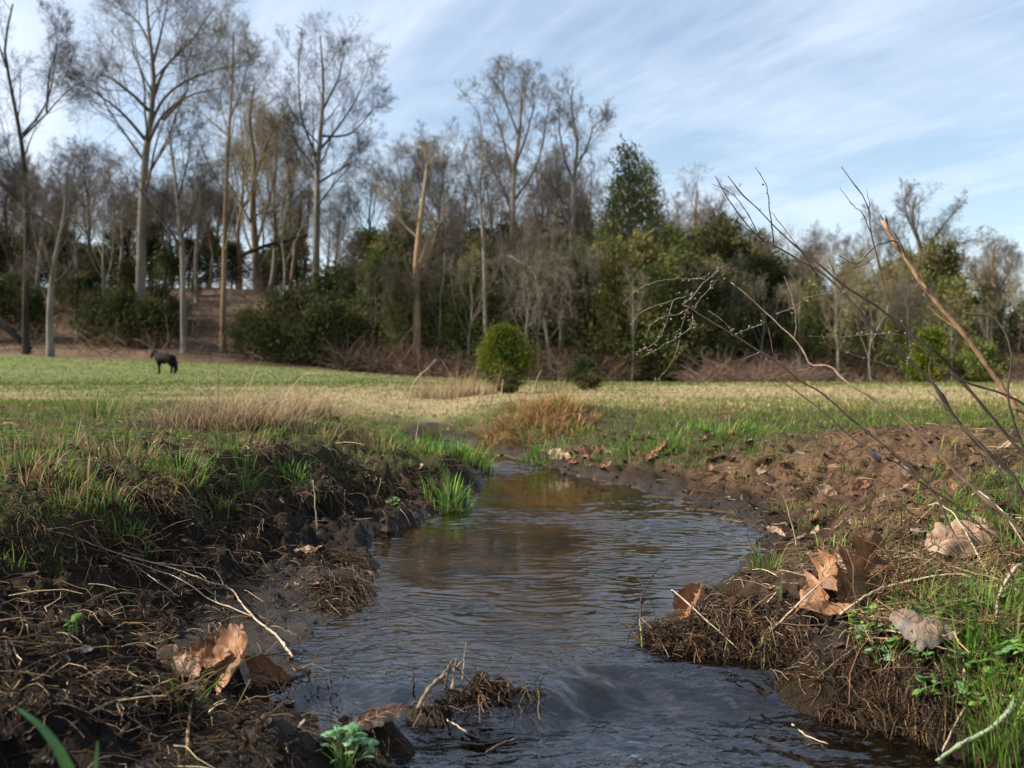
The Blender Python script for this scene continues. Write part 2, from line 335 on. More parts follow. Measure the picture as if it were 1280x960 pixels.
def ground():
    th = np.concatenate([np.linspace(-math.pi, -.62, 60, endpoint=False), np.arange(-.62, .62, .0040), np.linspace(.62, math.pi, 61)[:-1]])
    r = np.concatenate([np.exp(np.arange(math.log(.55), math.log(6), .0046)), np.exp(np.arange(math.log(6), math.log(130), .019)), np.exp(np.linspace(math.log(130), math.log(3500), 26))])
    nth, nr = len(th), len(r)
    R, TH = np.meshgrid(r, th, indexing='ij')
    x = R*np.sin(TH); y = R*np.cos(TH)
    z, s, left, wl = terrain(x, y, True)
    z = np.where(R > 400, z - (R-400)*.004, z)
    V = np.stack([x, y, z], -1).reshape(-1, 3)
    i = np.arange(nr-1)[:, None]*nth; j = np.arange(nth)[None, :]; j2 = (j+1) % nth
    Q = np.stack([i+j, i+j2, i+nth+j2, i+nth+j], -1).reshape(-1, 4)[:, ::-1]
    V = np.vstack([V, [[0, 0, Z(0, 0)]]]); ci = len(V)-1
    T = np.stack([np.full(nth, ci), j2[0], j[0]], -1)
    # albedo
    g = grass_mask(x, y, s, left)
    n1 = fbm(x, y, 5, 4, 201); n2 = fbm(x, y, 22, 3, 203); nb = fbm(x, y, .35, 3, 205); nl = fbm(x, y, 1.6, 3, 207)
    c = lambda *a: np.array(a)
    def mixc(A, B, t): return A*(1-t[..., None])+B*t[..., None]
    one = np.ones(x.shape+(3,))
    black = c(.013, .0095, .007); dark = c(.034, .022, .014); brown = c(.138, .083, .046); redb = c(.082, .047, .027); grey = c(.060, .050, .043)
    mudL = mixc(one*black, one*dark, ss(n1+n2*.5, -.3, .35)); mudL = mixc(mudL, one*c(.065, .040, .025), ss(n2, .1, .5)*.5*ss(s, .15, .5))
    mudR = mixc(one*brown, one*dark, ss(n1+n2*.8, -.02, .5)*.9); mudR = mixc(mudR, one*redb, ss(nl, .0, .4)*.6)
    mudR = mixc(mudR, one*dark*.9, 1-ss(s+n1*.05, .05, .26))
    mudR = mixc(mudR, mudL, (1-ss(y, 1.55, 1.95))*.85)
    mud = np.where(left[..., None], mixc(mudL, mudR*.6, ss(y, 3.0, 4.5)), mudR)
    wet = (1-ss(s + n1*.04, .015, np.where(left & (y > 1.45) & (y < 2.2), .16, .07)))
    wet = wet*(1-ss(y, 6, 7.5))
    mud = mixc(mud, one*grey*np.where(left, .8, 1.0)[..., None], wet*np.where(left & (y > 1.45) & (y < 2.3), .9, .25))
    turf = mixc(one*c(.052, .058, .020), one*c(.065, .048, .026), ss(n1, -.1, .4))
    near = mixc(mud, turf, g)
    # mown field: tan with greener patches, greener on the left; far off greener with tree shade mixed in
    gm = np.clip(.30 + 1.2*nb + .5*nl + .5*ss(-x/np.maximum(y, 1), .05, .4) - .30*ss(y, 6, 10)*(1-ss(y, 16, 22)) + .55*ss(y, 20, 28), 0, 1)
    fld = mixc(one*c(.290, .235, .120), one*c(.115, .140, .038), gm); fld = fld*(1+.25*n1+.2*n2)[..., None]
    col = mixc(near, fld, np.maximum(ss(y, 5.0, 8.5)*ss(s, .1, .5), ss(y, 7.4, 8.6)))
    edge = 60 + 1.5*fbm(x, y, .15, 3, 209)
    lit = mixc(one*c(.080, .052, .034), one*c(.150, .095, .060), ss(fbm(x, y, .22, 4, 211), -.25, .3)); lit = lit*(1+.35*n1)[..., None]
    col = mixc(col, lit, ss(y, edge-1.5, edge+1.5))
    # stream bed: silt brown
    bed = mixc(one*c(.42, .27, .11), one*c(.15, .092, .042), ss(n1+n2*.6, -.25, .4)); bed = mixc(bed, one*c(.030, .022, .014), ss(y, 5.6, 6.4)); bed = mixc(bed, one*c(.10, .12, .03), ss(fbm(x, y, 3, 2, 213), .25, .5)*.5)
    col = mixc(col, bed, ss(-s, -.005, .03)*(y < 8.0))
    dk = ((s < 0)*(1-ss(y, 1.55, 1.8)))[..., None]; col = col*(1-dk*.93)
    em = ss(z-wl, -.004, .004)*(s < .02)*(y < 7); col = mixc(col, mixc(one*black, one*c(.045, .030, .020), ss(n2, -.3, .4)), em)
    rough = lerp(.85, .28, wet*(y < 8)); rough = np.where(left & (y < 2.2) & (s < .2), np.minimum(rough, .45), rough)
    col = np.clip(col, .003, .6).reshape(-1, 3); col = np.vstack([col, col[:1]]); rough = np.append(rough.ravel(), .8)
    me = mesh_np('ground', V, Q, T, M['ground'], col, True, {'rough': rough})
    tag(obj('ground', me), kind='structure')
    vis = (np.abs(th) < .61); jj = np.nonzero(vis)[0][:-1]; ii = np.nonzero((r > .6) & (r < 125))[0][:-1]
    q = (ii[:, None]*nth+jj[None]).ravel(); q = np.stack([q, q+1, q+nth+1, q+nth], -1)
    u, inv = np.unique(q, return_inverse=True)
    BVH[0] = BVHTree.FromPolygons(V[u].tolist(), inv.reshape(-1, 4).tolist())
ground()

# ------------------------------------------------------------------ water
def water():
    ys = np.concatenate([np.arange(-3, .7, .05), np.arange(.7, 3.2, .005), np.arange(3.2, 6, .011), np.arange(6, 8.0, .05)])
    nu = 170; u = np.linspace(0, 1, nu)
    xl, xr = shores(ys)
    x = (xl-.14)[:, None] + (xr-xl+.28)[:, None]*u[None, :]; y = np.repeat(ys[:, None], nu, 1)
    wl = water_level(y)
    # tongue: the step is pushed downstream on the right, held back behind the dam
    wl = np.where(y < 2.0, -0.045+0.045*ss(y - .09*ss(x, .0, .12) + .05*fbm(x, y, 8, 2, 301), 1.33, 1.47), wl)
    calm = np.exp(-(((y-2.62)/.46)**4 + ((x+.10)/.34)**4))
    calm = np.maximum(calm, np.exp(-(((y-4.0)/.55)**2+((x-.2)/.35)**2)))
    calm = np.maximum(calm, .6*np.exp(-(((y-2.2)/.2)**2+((x+.2)/.12)**2)))
    fast = ss(y, 2.0, 1.45); amp = (1-.93*calm)
    wx = x + .08*fbm(x, y, 5, 2, 311); wy = y + .10*fbm(x, y, 3, 2, 313)
    rip = .0034*fbm(wx*.45, wy, 26, 3, 321) + .0022*pn(wx*20, wy*52, 323) + .0008*pn(wx*46, wy*105, 325)
    patch = ss(fbm(x*.9, y*1.6, 2.6, 2, 351), -.28, .22); amp = amp*(.18+.82*patch)
    rip = rip*.75 + .0046*(.18-np.abs(fbm(wx*.5, wy, 20, 2, 327))) + .0022*(.2-np.abs(pn(wx*24, wy*60, 329)))
    swirl = .0060*fbm(wx*1.0+.5*wy, wy*.8, 9, 3, 331) + .0016*fbm(wx*.9+.3*wy, wy*1.3, 62, 2, 335) + .0030*fbm(wx*.8+.4*wy, wy, 26, 3, 333)
    z = wl + rip*amp*(1-.25*fast) + swirl*fast*(.4+.9*ss(y, 1.5, 1.36))
    # chute: smooth glassy V with fine standing ripples
    dch = np.exp(-(((x-.13)/.09)**2+((y-1.50)/.09)**2)); z = z*(1-.0) - .006*dch
    z = z + .0011*dch*np.sin((x*.8+y*.6)*420)*np.exp(-(((x-.20)/.03)**2+((y-1.53)/.03)**2))
    # riffle up the stream
    z = z + .006*fbm(x, y, 14, 2, 341)*(np.exp(-((y-4.75)/.3)**2)+np.exp(-((y-5.9)/.4)**2)) + .0025*fbm(x, y*2, 12, 2, 343)*np.exp(-((y-3.25)/.18)**2)
    V = np.stack([x, y, z], -1).reshape(-1, 3); n = len(ys)
    i = np.arange(n-1)[:, None]*nu; j = np.arange(nu-1)[None, :]
    Q = np.stack([i+j, i+j+1, i+nu+j+1, i+nu+j], -1).reshape(-1, 4)
    rp = np.clip(.10*amp + .55*fast*(1-.8*dch), .03, 1)
    tag(obj('stream_water', mesh_np('stream_water', V, Q, None, M['water'], None, True, {'ripple': rp.ravel(), 'added_gloss': (.012+.12*fast*(1-.5*dch)).ravel()})), kind='structure')  # extra mirror share added to brighten the fast water, no froth
water()

# ------------------------------------------------------------------ blades and straws
def blades(P, h, w, az, bend, col, segs=3, tipcol=None, face=None):
    """P (N,3) roots; returns verts, quads, tris, colours"""
    n = len(P); rngf = np.random.default_rng(n+3)
    fa = (az + math.pi/2 + rngf.normal(0, .5, n)) if face is None else face
    sd = np.stack([np.cos(fa), np.sin(fa), np.zeros(n)], -1)
    ld = np.stack([np.cos(az), np.sin(az), np.zeros(n)], -1)
    V = []; CC = []
    for k in range(segs):
        t = k/segs
        c = P + np.array([0, 0, 1.])*(h*(t-.45*np.abs(bend)*t*t))[:, None] + ld*(h*bend*(.25*t+.75*t*t))[:, None]
        ww = (w*(1-t)**.6*.5)[:, None]
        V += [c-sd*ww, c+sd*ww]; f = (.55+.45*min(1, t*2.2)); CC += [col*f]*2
    tip = P + np.array([0, 0, 1.])*(h*(1-.45*np.abs(bend)))[:, None] + ld*(h*bend)[:, None]
    V.append(tip); CC.append(col if tipcol is None else tipcol)
    V = np.stack(V, 1); CC = np.stack(CC, 1); m = 2*segs+1
    b = (np.arange(n)*m)[:, None]
    Q = np.concatenate([b+np.array([[2*k, 2*k+1, 2*k+3, 2*k+2]]) for k in range(segs-1)], 0) if segs > 1 else np.zeros((0, 4), int)
    T = b + np.array([[2*segs-2, 2*segs-1, 2*segs]])
    return V.reshape(-1, 3), Q, T, CC.reshape(-1, 3)
def tubes(pts, rad, sides, cap=False):
    pts = np.asarray(pts, float); rad = np.asarray(rad, float)
    n, p, _ = pts.shape
    t = np.gradient(pts, axis=1); t /= np.linalg.norm(t, axis=2, keepdims=True)+1e-12
    tm = t.mean(1); ref = np.where(np.abs(tm[:, 2:3]) > .8*np.linalg.norm(tm, axis=1, keepdims=True), np.array([[1., .13, 0]]), np.array([[.02, .05, 1.]]))
    a = np.cross(t, ref[:, None, :]); a /= np.linalg.norm(a, axis=2, keepdims=True)+1e-12
    b = np.cross(t, a)
    an = np.arange(sides)*2*math.pi/sides
    V = pts[:, :, None, :] + rad[:, :, None, None]*(np.cos(an)[None, None, :, None]*a[:, :, None, :]+np.sin(an)[None, None, :, None]*b[:, :, None, :])
    base = (np.arange(n)*p*sides)[:, None, None]; k = (np.arange(p-1)*sides)[None, :, None]; j = np.arange(sides)[None, None, :]; j2 = (j+1) % sides
    Q = np.stack([base+k+j, base+k+j2, base+k+sides+j2, base+k+sides+j], -1).reshape(-1, 4)
    return V.reshape(-1, 3), Q
def join(parts):
    """parts: list of (V,Q,T,col)"""
    off = 0; VV = []; QQ = []; TT = []; CC = []
    for V, Q, T, c in parts:
        VV.append(V); QQ.append(np.asarray(Q, int).reshape(-1, 4)+off); TT.append(np.asarray(T, int).reshape(-1, 3)+off if T is not None else np.zeros((0, 3), int))
        if c is not None: CC.append(np.broadcast_to(c, V.shape))
        off += len(V)
    return np.concatenate(VV), np.concatenate(QQ), np.concatenate(TT), (np.concatenate(CC) if CC else None)
def scatter(n, y0, y1, seed, power=1.0, umax=.60):
    """random ground points inside a wedge in front of the camera, denser close by"""
    rng = np.random.default_rng(seed)
    t = rng.random(n)
    y = (y0**(2-power)+t*(y1**(2-power)-y0**(2-power)))**(1/(2-power)) if power != 2 else y0*(y1/y0)**t
    x = rng.uniform(-umax, umax, n)*(y+.12)
    z, s, left, wl = terrain(x, y, True)
    return x, y, z, s, left, rng
GREENS = np.array([[.100, .205, .022], [.140, .245, .030], [.180, .240, .040], [.065, .135, .020], [.230, .240, .060], [.110, .20, .045]])
TANS = np.array([[.33, .24, .12], [.26, .18, .085], [.40, .31, .17], [.20, .12, .055], [.30, .19, .10]])
def pick(pal, rng, n, jit=.22):
    c = pal[rng.integers(0, len(pal), n)]
    return c*np.exp(rng.normal(0, jit, (n, 1)))*np.exp(rng.normal(0, .06, (n, 3)))

def near_grass(cnt, ya, yb, sd, hm, obj_label):
    x, y, z, s, left, rng = scatter(cnt, ya, yb, sd, 1.55)
    g = grass_mask(x, y, s, left)
    cl = fbm(x, y, 9, 2, 401); cl2 = fbm(x, y, 2.3, 2, 403)
    dens = g*np.clip(.48 + 2.1*cl + .9*cl2, .04, 1)*np.where(left, .80, .75)*np.where((~left) & (y > 3.4) & (y < 6), 1.2, 1)
    keep = (rng.random(len(x)) < dens) & (s > .01)
    x, y, z, s, left, cl, cl2 = [a[keep] for a in (x, y, z, s, left, cl, cl2)]
    n = len(x)
    lowl = np.where(left, .80, 1.0)
    h = lowl*rng.gamma(5, .2, n)*.0205*hm*(1+1.5*np.clip(cl, -.4, .6))*(1+.10*np.clip(y-2, 0, 4)); h = np.clip(h, .008, .09)
    w = rng.uniform(.0016, .0036, n)*(1+.25*np.clip(y-2, 0, 6)*.6)
    az = rng.uniform(0, 2*math.pi, n); bend = rng.uniform(.1, 1.0, n)
    dead = rng.random(n) < np.clip(np.where(left, .36, .40)+ 1.1*cl2 - .4*cl + .18*ss(y, 4.2, 6), .06, .92)
    col = np.where(dead[:, None], pick(TANS, rng, n)*.8, pick(GREENS, rng, n))
    bend = np.where(dead, bend*1.3+.2, bend)
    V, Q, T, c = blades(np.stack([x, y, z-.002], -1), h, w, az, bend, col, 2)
    tag(obj('green_grass', mesh_np('green_grass', V, Q, T, M['grass'], c)), obj_label, 'grass', None, 'stuff')
near_grass(190000, .85, 8.5, 1, 1, 'short green and straw coloured grass covering both banks of the stream')
near_grass(150000, .9, 2.4, 7, .8, 'finer short green grass filling the nearest turf')
near_grass(120000, 3.2, 9.5, 8, .95, 'lush short green grass on the far shores of the stream')
def field_grass():
    x, y, z, s, left, rng = scatter(100000, 6.0, 60, 2, 1.85, .58)
    nb = fbm(x, y, .35, 3, 205); nl = fbm(x, y, 1.6, 3, 207); u = x/y
    keep = (s > .12) | (y > 8.2); x, y, z, nb, nl, u = [a[keep] for a in (x, y, z, nb, nl, u)]
    n = len(x)
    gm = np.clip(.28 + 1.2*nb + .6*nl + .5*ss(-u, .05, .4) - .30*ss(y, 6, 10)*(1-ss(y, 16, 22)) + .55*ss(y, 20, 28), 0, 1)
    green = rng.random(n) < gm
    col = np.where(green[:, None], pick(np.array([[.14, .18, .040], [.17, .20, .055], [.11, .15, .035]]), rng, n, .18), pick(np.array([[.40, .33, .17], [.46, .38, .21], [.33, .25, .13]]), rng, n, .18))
    col = np.where(green[:, None], col*(1-.28*ss(y, 18, 34))[:, None], col)  # far green blades darkened: shade of the wood put into their colour
    h = rng.gamma(5, .2, n)*(.020+.0004*y)*(1+.6*np.clip(nl, -.5, .8)); w = .0016*y**.95*rng.uniform(.7, 1.3, n)
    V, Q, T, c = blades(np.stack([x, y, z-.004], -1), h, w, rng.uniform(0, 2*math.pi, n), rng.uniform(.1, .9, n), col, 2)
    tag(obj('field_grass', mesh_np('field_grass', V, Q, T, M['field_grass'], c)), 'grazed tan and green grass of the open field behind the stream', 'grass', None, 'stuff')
field_grass()
def lying(n, x, y, z, rng, length, rad, col, lift=.35, P=4, sides=3, down=None):
    az = rng.uniform(0, 2*math.pi, n); cur = rng.normal(0, .5, n); el = np.abs(rng.normal(0, lift, n))
    if down is not None: el = np.where(down, -el*1.5, el)
    pts = np.zeros((n, P, 3)); p = np.stack([x, y, z+.001], -1); st = (length/(P-1))[:, None]
    pts[:, 0] = p
    for k in range(1, P):
        a = az+cur*k/(P-1)*1.6+rng.normal(0, .18, n); e = el*(1-1.6*k/(P-1))
        p = p + st*np.stack([np.cos(a)*np.cos(e), np.sin(a)*np.cos(e), np.sin(e)], -1); pts[:, k] = p
    zt = terrain(pts[:, :, 0], pts[:, :, 1]); pts[:, :, 2] = np.maximum(pts[:, :, 2], zt+rad[:, None]*.7)
    r = rad[:, None]*np.linspace(1, .45, P)[None, :]
    V, Q = tubes(pts, r, sides)
    return V, Q, None, np.repeat(col, P*sides, 0)
def straws():
    x, y, z, s, left, rng = scatter(70000, .85, 7.0, 5, 1.8)
    g = grass_mask(x, y, s, left); cl = fbm(x, y, 7, 2, 501)
    d = np.where(left, .62*ss(s, .08, .26), .38+.30*(y < 1.75)) * np.clip(.5+1.6*cl, .04, 1.3)*(1-.35*g)
    keep = (rng.random(len(x)) < d) & (s > .03)
    x, y, z, s, left = [a[keep] for a in (x, y, z, s, left)]; n = len(x)
    le = rng.gamma(3, .33, n)*.042+.010; rad = rng.uniform(.0004, .0011, n)*(1+.2*np.clip(y-2, 0, 5))
    pal = np.array([[.26, .18, .10], [.10, .060, .034], [.07, .042, .025], [.045, .028, .018], [.46, .36, .22], [.06, .035, .022], [.035, .022, .015], [.045, .028, .018]])
    col = pick(pal, rng, n, .3)
    V, Q, T, c = lying(n, x, y, z, rng, le, rad, col, .42)
    tag(obj('dead_straw', mesh_np('dead_straw', V, Q, T, M['straw'], c)), 'tangle of dead straw and rootlets lying on the muddy banks', 'straw', None, 'stuff')
straws()
def crumbs():
    x, y, z, s, left, rng = scatter(42000, .9, 7.0, 6, 1.8)
    cl = fbm(x, y, 5, 2, 601)
    keep = (s > -.03) & (rng.random(len(x)) < np.clip(.5+2*cl, .05, 1)*(1-.8*grass_mask(x, y, s, left))*np.where(left & (y < 2.1) & (s < .14), .25, 1))
    x, y, z, s, left = [a[keep] for a in (x, y, z, s, left)]; n = len(x)
    ico = np.array([[0, 0, 1.], [.9, 0, .45], [.28, .85, .45], [-.72, .53, .45], [-.72, -.53, .45], [.28, -.85, .45], [.72, .53, -.3], [-.28, .85, -.3], [-.9, 0, -.3], [-.28, -.85, -.3], [.72, -.53, -.3]])
    tr = np.array([[0, 1, 2], [0, 2, 3], [0, 3, 4], [0, 4, 5], [0, 5, 1], [1, 6, 2], [2, 7, 3], [3, 8, 4], [4, 9, 5], [5, 10, 1], [6, 7, 2], [7, 8, 3], [8, 9, 4], [9, 10, 5], [10, 6, 1]])
    r = rng.gamma(1.4, 1, n)*.0018+.0008
    r *= (1+.15*np.clip(y-2, 0, 5))
    J = rng.uniform(.6, 1.4, (n, 11, 3)); V = ico[None]*J*r[:, None, None]*np.array([1, 1, .75]) + np.stack([x, y, z+r*.2], -1)[:, None, :]
    dark = np.array([[.030, .020, .013], [.05, .03, .018], [.018, .013, .010]]); br = np.array([[.13, .078, .048], [.08, .048, .03], [.16, .10, .065], [.04, .026, .018], [.055, .035, .024]])
    col = np.where((left | (s < .12))[:, None], pick(dark, rng, n), pick(br, rng, n))
    T = (np.arange(n)*11)[:, None, None]+tr[None]
    tag(obj('soil_crumbs', mesh_np('soil_crumbs', V.reshape(-1, 3), None, T.reshape(-1, 3), M['straw'], np.repeat(col, 11, 0), False)), 'loose crumbs and clods of soil on the eroded banks', 'soil', None, 'stuff')
crumbs()

# ------------------------------------------------------------------ trees
def bark(name, c1, c2, c3=None):
    return mat_noise(name, c1, c2, 1.6, .9, .6, .05, c3=c3, s3=.55, stretch=(1, 1, .35), rand=.12, spec=.08)
M['bark_grey'] = bark('bark_grey', (.115, .095, .075), (.22, .19, .155), (.27, .25, .215))
M['bark_dark'] = bark('bark_dark', (.030, .024, .020), (.075, .060, .048))
M['bark_brown'] = bark('bark_brown', (.12, .078, .045), (.23, .16, .095), (.25, .20, .15))
M['bark_pale'] = bark('bark_pale', (.15, .135, .11), (.29, .265, .22), (.11, .095, .07))
M['bark_orange'] = bark('bark_orange', (.19, .12, .07), (.34, .23, .14), (.27, .23, .18))
def twigmat(name, c, trans=0): return mat_noise(name, tuple(q*.7 for q in c), tuple(q*1.3 for q in c), .8, .9, rand=.12)
M['twig_grey'] = twigmat('twig_grey', (.125, .10, .085))
M['twig_dark'] = twigmat('twig_dark', (.055, .042, .036))
M['twig_brown'] = twigmat('twig_brown', (.165, .130, .090))
M['twig_yellow'] = twigmat('twig_yellow', (.23, .185, .105))
M['twig_pale'] = twigmat('twig_pale', (.20, .17, .125))
M['twig_red'] = twigmat('twig_red', (.145, .110, .086))
def foliage(name, a, b, c): return mat_noise(name, a, b, 1.3, .65, c3=c, s3=.5, trans=.22, rand=.18, spec=.06)
M['cedar'] = foliage('cedar_foliage', (.055, .082, .022), (.145, .170, .048), (.175, .155, .060))
M['cedar_dark'] = foliage('cedar_dark_foliage', (.022, .036, .013), (.070, .086, .028), (.120, .100, .042))
M['pine'] = foliage('pine_foliage', (.048, .068, .026), (.115, .130, .048), (.15, .14, .06))
M['olive'] = foliage('olive_foliage', (.095, .105, .034), (.200, .195, .066), (.22, .175, .080))
M['bright'] = foliage('bright_foliage', (.040, .070, .011), (.180, .205, .028), (.22, .17, .04))

def resample(P, n):
    P = np.asarray(P, float); d = np.r_[0, np.cumsum(np.linalg.norm(np.diff(P, axis=0), axis=1))]
    # Catmull-Rom style smoothing through the points
    t = np.linspace(0, d[-1], n); k = len(P)
    if k < 3: return np.stack([np.interp(t, d, P[:, i]) for i in range(3)], -1)
    out = np.zeros((n, 3)); m = np.gradient(P, d, axis=0)
    idx = np.clip(np.searchsorted(d, t, side='right')-1, 0, k-2); h = d[idx+1]-d[idx]; u = ((t-d[idx])/h)[:, None]; h = h[:, None]
    return (2*u**3-3*u**2+1)*P[idx]+(u**3-2*u**2+u)*h*m[idx]+(-2*u**3+3*u**2)*P[idx+1]+(u**3-u**2)*h*m[idx+1]
def spawn(rng, pts, rad, count, t0, t1, ang, lratio, P, up=.25, wob=.22, rr=.6, taper=.3, rmin=.01, plen=None):
    """children of every polyline at once"""
    n, p, _ = pts.shape
    seg = np.linalg.norm(np.diff(pts, axis=1), axis=2).sum(1)
    if plen is not None: seg = np.maximum(seg, plen)
    t = t0+(t1-t0)*(np.arange(count)[None, :]+rng.random((n, count)))/count
    f = t*(p-1); i = np.clip(f.astype(int), 0, p-2); fr = (f-i)[..., None]
    r_ = np.arange(n)[:, None]
    a = pts[r_, i]; b = pts[r_, i+1]; o = a+(b-a)*fr; d = b-a; d /= np.linalg.norm(d, axis=2, keepdims=True)+1e-9
    rb = rad[r_, i]*(1-fr[..., 0])+rad[r_, i+1]*fr[..., 0]
    o = o.reshape(-1, 3); d = d.reshape(-1, 3); rb = rb.ravel(); m = len(o)
    phi = (np.arange(count)[None, :]*2.399963+rng.uniform(0, 6.28, (n, 1))+rng.normal(0, .5, (n, count))).ravel()
    q = np.cross(d, np.array([.3, .2, 1.])); q /= np.linalg.norm(q, axis=1, keepdims=True)+1e-9; q2 = np.cross(d, q)
    per = q*np.cos(phi)[:, None]+q2*np.sin(phi)[:, None]
    an = np.abs(rng.normal(ang, ang*.22, m))[:, None]
    v = d*np.cos(an)+per*np.sin(an)
    ln = (np.repeat(seg, count)*lratio*(1-.55*((t.ravel()-t0)/(t1-t0+1e-6)))*rng.uniform(.65, 1.3, m))
    out = np.zeros((m, P, 3)); out[:, 0] = o; c = o.copy()
    for k in range(1, P):
        v = v+rng.normal(0, wob, (m, 3))+np.array([0, 0, up]); v /= np.linalg.norm(v, axis=1, keepdims=True)
        c = c+v*(ln/(P-1))[:, None]; out[:, k] = c
    R = np.maximum(rb*rr, rmin)[:, None]*np.linspace(1, taper, P)[None, :]
    return out, np.maximum(R, rmin*.6)
def tree_mesh(seed, trunk, r0, r1, limbs=(), limb_r=.36, nb=9, t0=.45, ang=.75, lr=.42, up=.18, counts=(6, 6, 4), mb=None, mt=None, rmin=.011, lr2=.55, twigs=True):
    """trunk: points relative to the base; limbs: explicit forks as point lists"""
    rng = np.random.default_rng(seed)
    tp = resample(trunk, 16); r0 *= .80; tr = np.interp(np.linspace(0, 1, 16), [0, .04, .5, 1], [r0*1.3, r0, (r0*.6+r1*.4), r1])
    tv, tq = tubes(tp[None], tr[None], 9)
    me_t = mesh_np('trunk', tv, tq, None, mb)
    parts = []; lp = [tp]; lrad = [tr]
    for l in limbs:
        q = resample(l, 16); q0 = q + np.cumsum(rng.normal(0, .05, q.shape), 0)*.5*np.linspace(0, 1, 16)[:, None]
        k = np.argmin(np.linalg.norm(tp-q[0], axis=1)); rb = min(tr[k]*.8, r0*limb_r)
        q = q0; rad = np.linspace(rb, max(rb*.18, rmin*1.5), 16); lp.append(q); lrad.append(rad); parts.append(tubes(q[None], rad[None], 6))
    A = np.stack(lp); R = np.stack(lrad)
    Lh = np.linalg.norm(np.diff(tp, axis=0), axis=1).sum()
    B, RB = spawn(rng, A, R, nb, t0, 1.0, ang, lr*1.1, 7, up*.7, .16, .40, .22, rmin*1.3, Lh*.55)
    parts.append(tubes(B, RB, 4))
    Cc, RC = spawn(rng, B, RB, counts[0], .2, 1.0, .75, lr2*1.1, 5, up*.4, .22, .5, .3, rmin); parts.append(tubes(Cc, RC, 3))
    D, RD = spawn(rng, Cc, RC, counts[1], .15, 1.0, .75, .65, 4, up*.4, .25, .55, .4, rmin*.8); parts.append(tubes(D, RD, 3))
    if twigs and counts[2]:
        E, RE = spawn(rng, D, RD, counts[2], .1, 1.0, .75, .95, 2, up*.4, .25, .7, .5, rmin*.62); parts.append(tubes(E, RE, 3))
    V, Q, T, _ = join([(v, q, None, None) for v, q in parts])
    me_c = mesh_np('crown', V, Q, None, mt)
    return me_t, me_c
def tree_obj(name, label, cat, loc, meshes, group=None, rz=0, sc=1.0):
    t = empty(name, loc, rz); t.scale = (sc, sc, sc); tag(t, label, cat, group)
    obj('trunk', meshes[0], t); obj('crown', meshes[1], t); return t
def hero(label, base, d, pts, r0, r1, limbs=(), mb='bark_grey', mt='twig_grey', seed=1, name='bare_tree', cat='tree', **kw):
    """base/pts/limbs in photo pixels at distance d"""
    b = PX(base[0], base[1], d); b.z = min(b.z, Z(b.x, b.y)) if False else Z(b.x, b.y)
    def rel(p, dy=0): v = PX(p[0], p[1], d); return (v.x-b.x, dy, v.z-b.z)
    tp = [(0, 0, -.15)]+[rel(p) for p in pts]
    rg = np.random.default_rng(seed+99); lm = []
    for l in limbs:
        tot = rg.uniform(-1, 1)*.035*d
        lm.append([rel(p, tot*k/max(1, len(l)-1)) for k, p in enumerate(l)])
    me = tree_mesh(seed, tp, r0, r1, lm, mb=M[mb], mt=M[mt], **kw)
    return tree_obj(name, label, cat, b, me)

hero('tall dark bare tree at the left edge with looping bent limbs', (32, 425), 62, [(32, 380), (33, 250), (27, 180), (14, 110), (6, 60), (16, 5)], .27, .05,
     [[(28, 168), (45, 138), (58, 70), (52, 20)], [(28, 172), (60, 140), (80, 118), (100, 105)], [(58, 140), (60, 90), (66, 50), (58, 15)], [(8, 85), (-10, 20), (-5, -30)], [(33, 230), (5, 200), (-30, 190)]],
     'bark_dark', 'twig_dark', 11, nb=9, t0=.35, lr=.20, counts=(6, 5, 4), rmin=.010)
hero('slim pale barked tree leaning right at the pasture edge near the horse', (63, 452), 60, [(62, 400), (66, 340), (74, 300), (80, 270), (84, 215)], .27, .05,
     [[(66, 340), (56, 290), (50, 230)], [(74, 300), (95, 250), (105, 205)], [(64, 385), (45, 350), (30, 335)]], 'bark_pale', 'twig_grey', 12, nb=9, t0=.3, lr=.3, counts=(6, 5, 4), rmin=.009)
hero('largest bare tree with one thick trunk and wide limbs rising out of the picture', (175, 415), 72, [(176, 360), (178, 260), (182, 195), (188, 150), (192, 90), (186, 40), (182, -20)], .50, .06,
     [[(184, 182), (205, 150), (235, 130), (290, 118)], [(186, 160), (203, 118), (250, 85), (310, 72)], [(190, 128), (205, 80), (235, 45), (262, 0)], [(188, 140), (165, 118), (140, 104), (132, 115)], [(182, 175), (155, 140), (125, 120)], [(191, 80), (205, 30), (215, -20)], [(190, 60), (165, 20), (140, 0)], [(204, 150), (236, 118), (240, 85)]],
     'bark_grey', 'twig_grey', 13, nb=11, t0=.35, lr=.30, counts=(6, 6, 4), rmin=.011)
hero('thin forked bare tree with a pale foot right behind the horse', (230, 432), 66, [(229, 380), (228, 320), (222, 250), (216, 200), (210, 160)], .28, .05,
     [[(228, 310), (205, 270), (185, 240)], [(226, 300), (245, 265), (262, 235)], [(222, 250), (240, 200), (246, 170)]], 'bark_grey', 'twig_dark', 14, nb=9, t0=.3, lr=.32, counts=(6, 5, 4), rmin=.010)
hero('straight slender tree with a brown trunk left of the cluster on the ridge', (278, 430), 68, [(280, 350), (282, 260), (286, 170), (290, 110), (292, 40)], .27, .05,
     [[(285, 170), (262, 150), (240, 130)], [(287, 150), (305, 120), (318, 80)], [(290, 100), (275, 70), (262, 45)]], 'bark_brown', 'twig_brown', 15, nb=10, t0=.3, lr=.26, counts=(6, 5, 4), rmin=.010)
